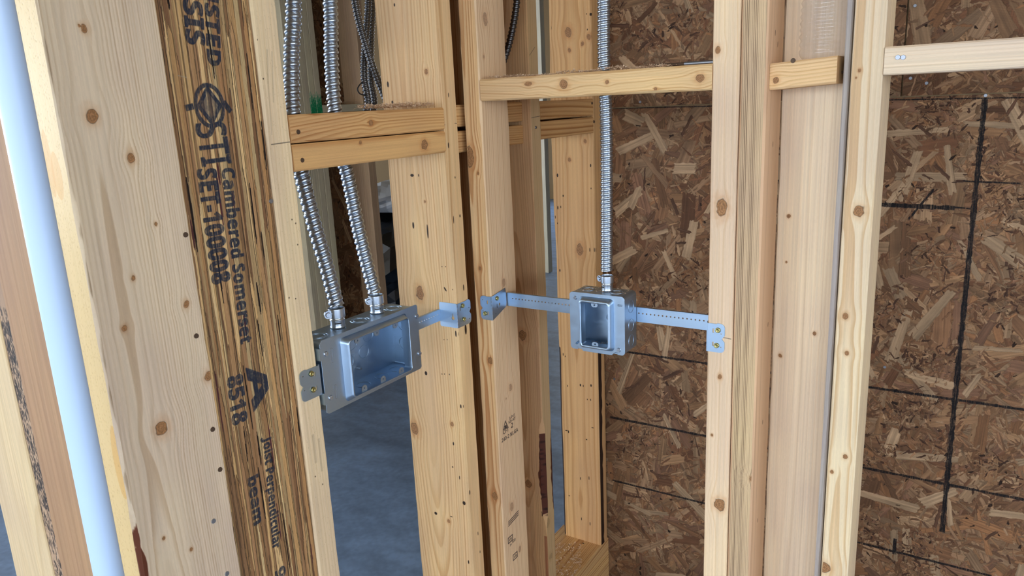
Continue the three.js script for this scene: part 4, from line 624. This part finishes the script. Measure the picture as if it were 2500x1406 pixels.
// ================================================================== CLEAR BOTTLE
{
  const p0 = onZ(2015, 140, -1.156), pts = [];
  const prof = (y) => { // ribbed wall, rounded foot, shoulder and neck
    if (y < 0.012) return 0.022 + 0.0095 * Math.sqrt(1 - Math.pow(1 - y / 0.012, 2));
    if (y < 0.15) return 0.0315 - 0.0010 + 0.0010 * Math.cos((y - 0.012) / 0.0092 * Math.PI * 2) - 0.0012 * Math.exp(-Math.pow((y - 0.085) / 0.012, 2));
    if (y < 0.19) return lerp(0.0312, 0.0125, sstep(0.15, 0.19, y)); return 0.0125; };
  for (let y = 0; y <= 0.2; y += 0.0008) pts.push(new THREE.Vector2(prof(y), y));
  const g = new THREE.LatheGeometry(pts, 64), q = g.attributes.position;
  for (let i = 0; i < q.count; i++) { const x = q.getX(i), y = q.getY(i), z = q.getZ(i), a = Math.atan2(z, x), k = 1 + 0.022 * n2(a * 1.6 + 5, y * 130 + Math.sin(a * 2) * 1.5) + 0.016 * n2(a * 3, y * 40 + 3) + (y < 0.03 ? 0.045 * Math.cos(a * 5) * (y / 0.03) * (1 - y / 0.03) * 4 : 0); q.setXYZ(i, x * k, y + 0.0012 * n2(a * 2, y * 60), z * k); }
  g.computeVertexNormals();
  const t = thing('plastic_bottle', 'clear crinkled ribbed plastic bottle standing on the short block', 'bottle', [-0.2165, 1.2795, -1.1555]);
  mesh('bottle_wall', g, new THREE.MeshPhysicalMaterial({ color: 0xfafafa, transmission: 0.96, roughness: 0.02, thickness: 0, ior: 1.5, specularIntensity: 1, side: THREE.DoubleSide }), t);
  mesh('cap', cyl(0.0145, 0.014, 24).translate(0, 0.205, 0), plain(0xe8ecf2, 0.4), t);
}

// ================================================================== ROOM BEYOND (stud wall at x = -2.95)
const WX = -2.95;
{
  const far = (name, label, z0, z1, x0, x1, tone, extra = {}) => board({ name, label, category: woodCat, nar: 'z', lo: [x0, FLOOR, z0], hi: [x1, TOP, z1], kind: 'dull', tone, v0: 0.1, v1: 1.9, H: 1024, ...extra });
  const grey = { early: [218, 208, 180], late: [188, 174, 142], contrast: 0.5 };
  const spray = (c, Y, hit, A, B) => { c.fillStyle = 'rgba(20,140,84,0.85)'; const y = Y(1.255); const rr0 = rngOf(8); for (let i = 0; i < 900; i++) { const q = (rr0() + rr0() + rr0() - 1.5) * 1.3; hole(c, rr0() * (A + 4) - 2, y + 8 + q * 52, 7, 9, 'rgba(22,140,86,0.22)'); } c.fillStyle = 'rgba(20,40,30,0.8)'; c.font = 'bold 34px sans-serif'; c.fillText('H', 4, y + 60); };
  far('distant_stud', 'pale stud face in the room beyond, seen left of the sprayed studs', -2.67, -2.632, WX - 0.14, WX, grey);
  far('distant_stud', 'pale built-up stud in the room beyond, next to the green paint', -2.715, -2.672, WX - 0.14, WX, grey);
  far('distant_stud', 'bare stud between the built-up pale stud and the sprayed one in the room beyond', -2.76, -2.717, WX - 0.14, WX, grey);
  far('distant_stud', 'stud in the room beyond with a green sprayed patch and black letter', -2.8, -2.762, WX - 0.14, WX, grey, { paint: spray });
  far('distant_stud', 'outermost stud of the built-up group in the room beyond, green overspray', -2.84, -2.802, WX - 0.14, WX, grey, { paint: spray });
  far('distant_stud', 'pinkish wide-faced end stud in the room beyond, bright narrow edge', -3.20, -3.1418, WX - 0.14, WX, { early: [206, 176, 144], late: [176, 140, 104] });
  board({ name: 'distant_blocking', label: 'upper sawdust-covered block between the distant studs', category: 'blocking', len: 'z', nar: 'y', lo: [WX - 0.14, 1.235, -3.141], hi: [WX, 1.273, -2.841], kind: 'dull', tone: grey, H: 256 });
  board({ name: 'distant_blocking', label: 'lower block between the distant studs', category: 'blocking', len: 'z', nar: 'y', lo: [WX - 0.14, 1.19, -3.141], hi: [WX, 1.228, -2.841], kind: 'dull', tone: grey, H: 256 });
  curls('wood_shavings', 'sawdust heap on the distant block', 160, (r) => [WX - 0.01 - r() * 0.12, 1.276 + r() * 0.012, -2.86 - r() * 0.27], 207, 1.3);
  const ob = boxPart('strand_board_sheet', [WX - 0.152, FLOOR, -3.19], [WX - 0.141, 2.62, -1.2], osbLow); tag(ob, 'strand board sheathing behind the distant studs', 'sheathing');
  far('distant_post', 'bright pale post far off, seen through the slot between two studs', -5.08, -5.02, -3.1, -2.9, { early: [228, 222, 204], late: [214, 204, 180] });
  // bagged materials on the floor beyond the distant stud
  const lump = (rad, sc, seed, amp) => { const s = new THREE.IcosahedronGeometry(rad, 5), p = s.attributes.position, v = new THREE.Vector3(); for (let i = 0; i < p.count; i++) { v.fromBufferAttribute(p, i); const d = 1 + amp * n2(v.x * 9 + seed, v.y * 9 + v.z * 6) + amp * 0.5 * n2(v.x * 25, v.z * 25 + v.y * 19 + seed); p.setXYZ(i, v.x * d * sc[0], Math.max(-rad * sc[1] * 0.8, v.y * d * sc[1]), v.z * d * sc[2]); } s.computeVertexNormals(); return s; };
  const b = mesh('rubbish_bag', lump(0.32, [1, 1.1, 1], 4, 0.18), new THREE.MeshPhysicalMaterial({ color: 0x0a0a0c, roughness: 0.25 })); b.position.set(-3.32, 0.281 + FLOOR, -3.75); tag(b, 'black plastic rubbish bag on the floor of the room beyond', 'bag');
  const s = mesh('plastic_sheet', lump(0.2, [1, 0.5, 1.2], 9, 0.2), new THREE.MeshPhysicalMaterial({ color: 0xb9bec4, roughness: 0.4 })); s.position.set(-3.37, 0.738 + FLOOR, -3.8); tag(s, 'crumpled white plastic sheet on top of the black bag', 'sheet');
}
renderer.render(scene, camera);
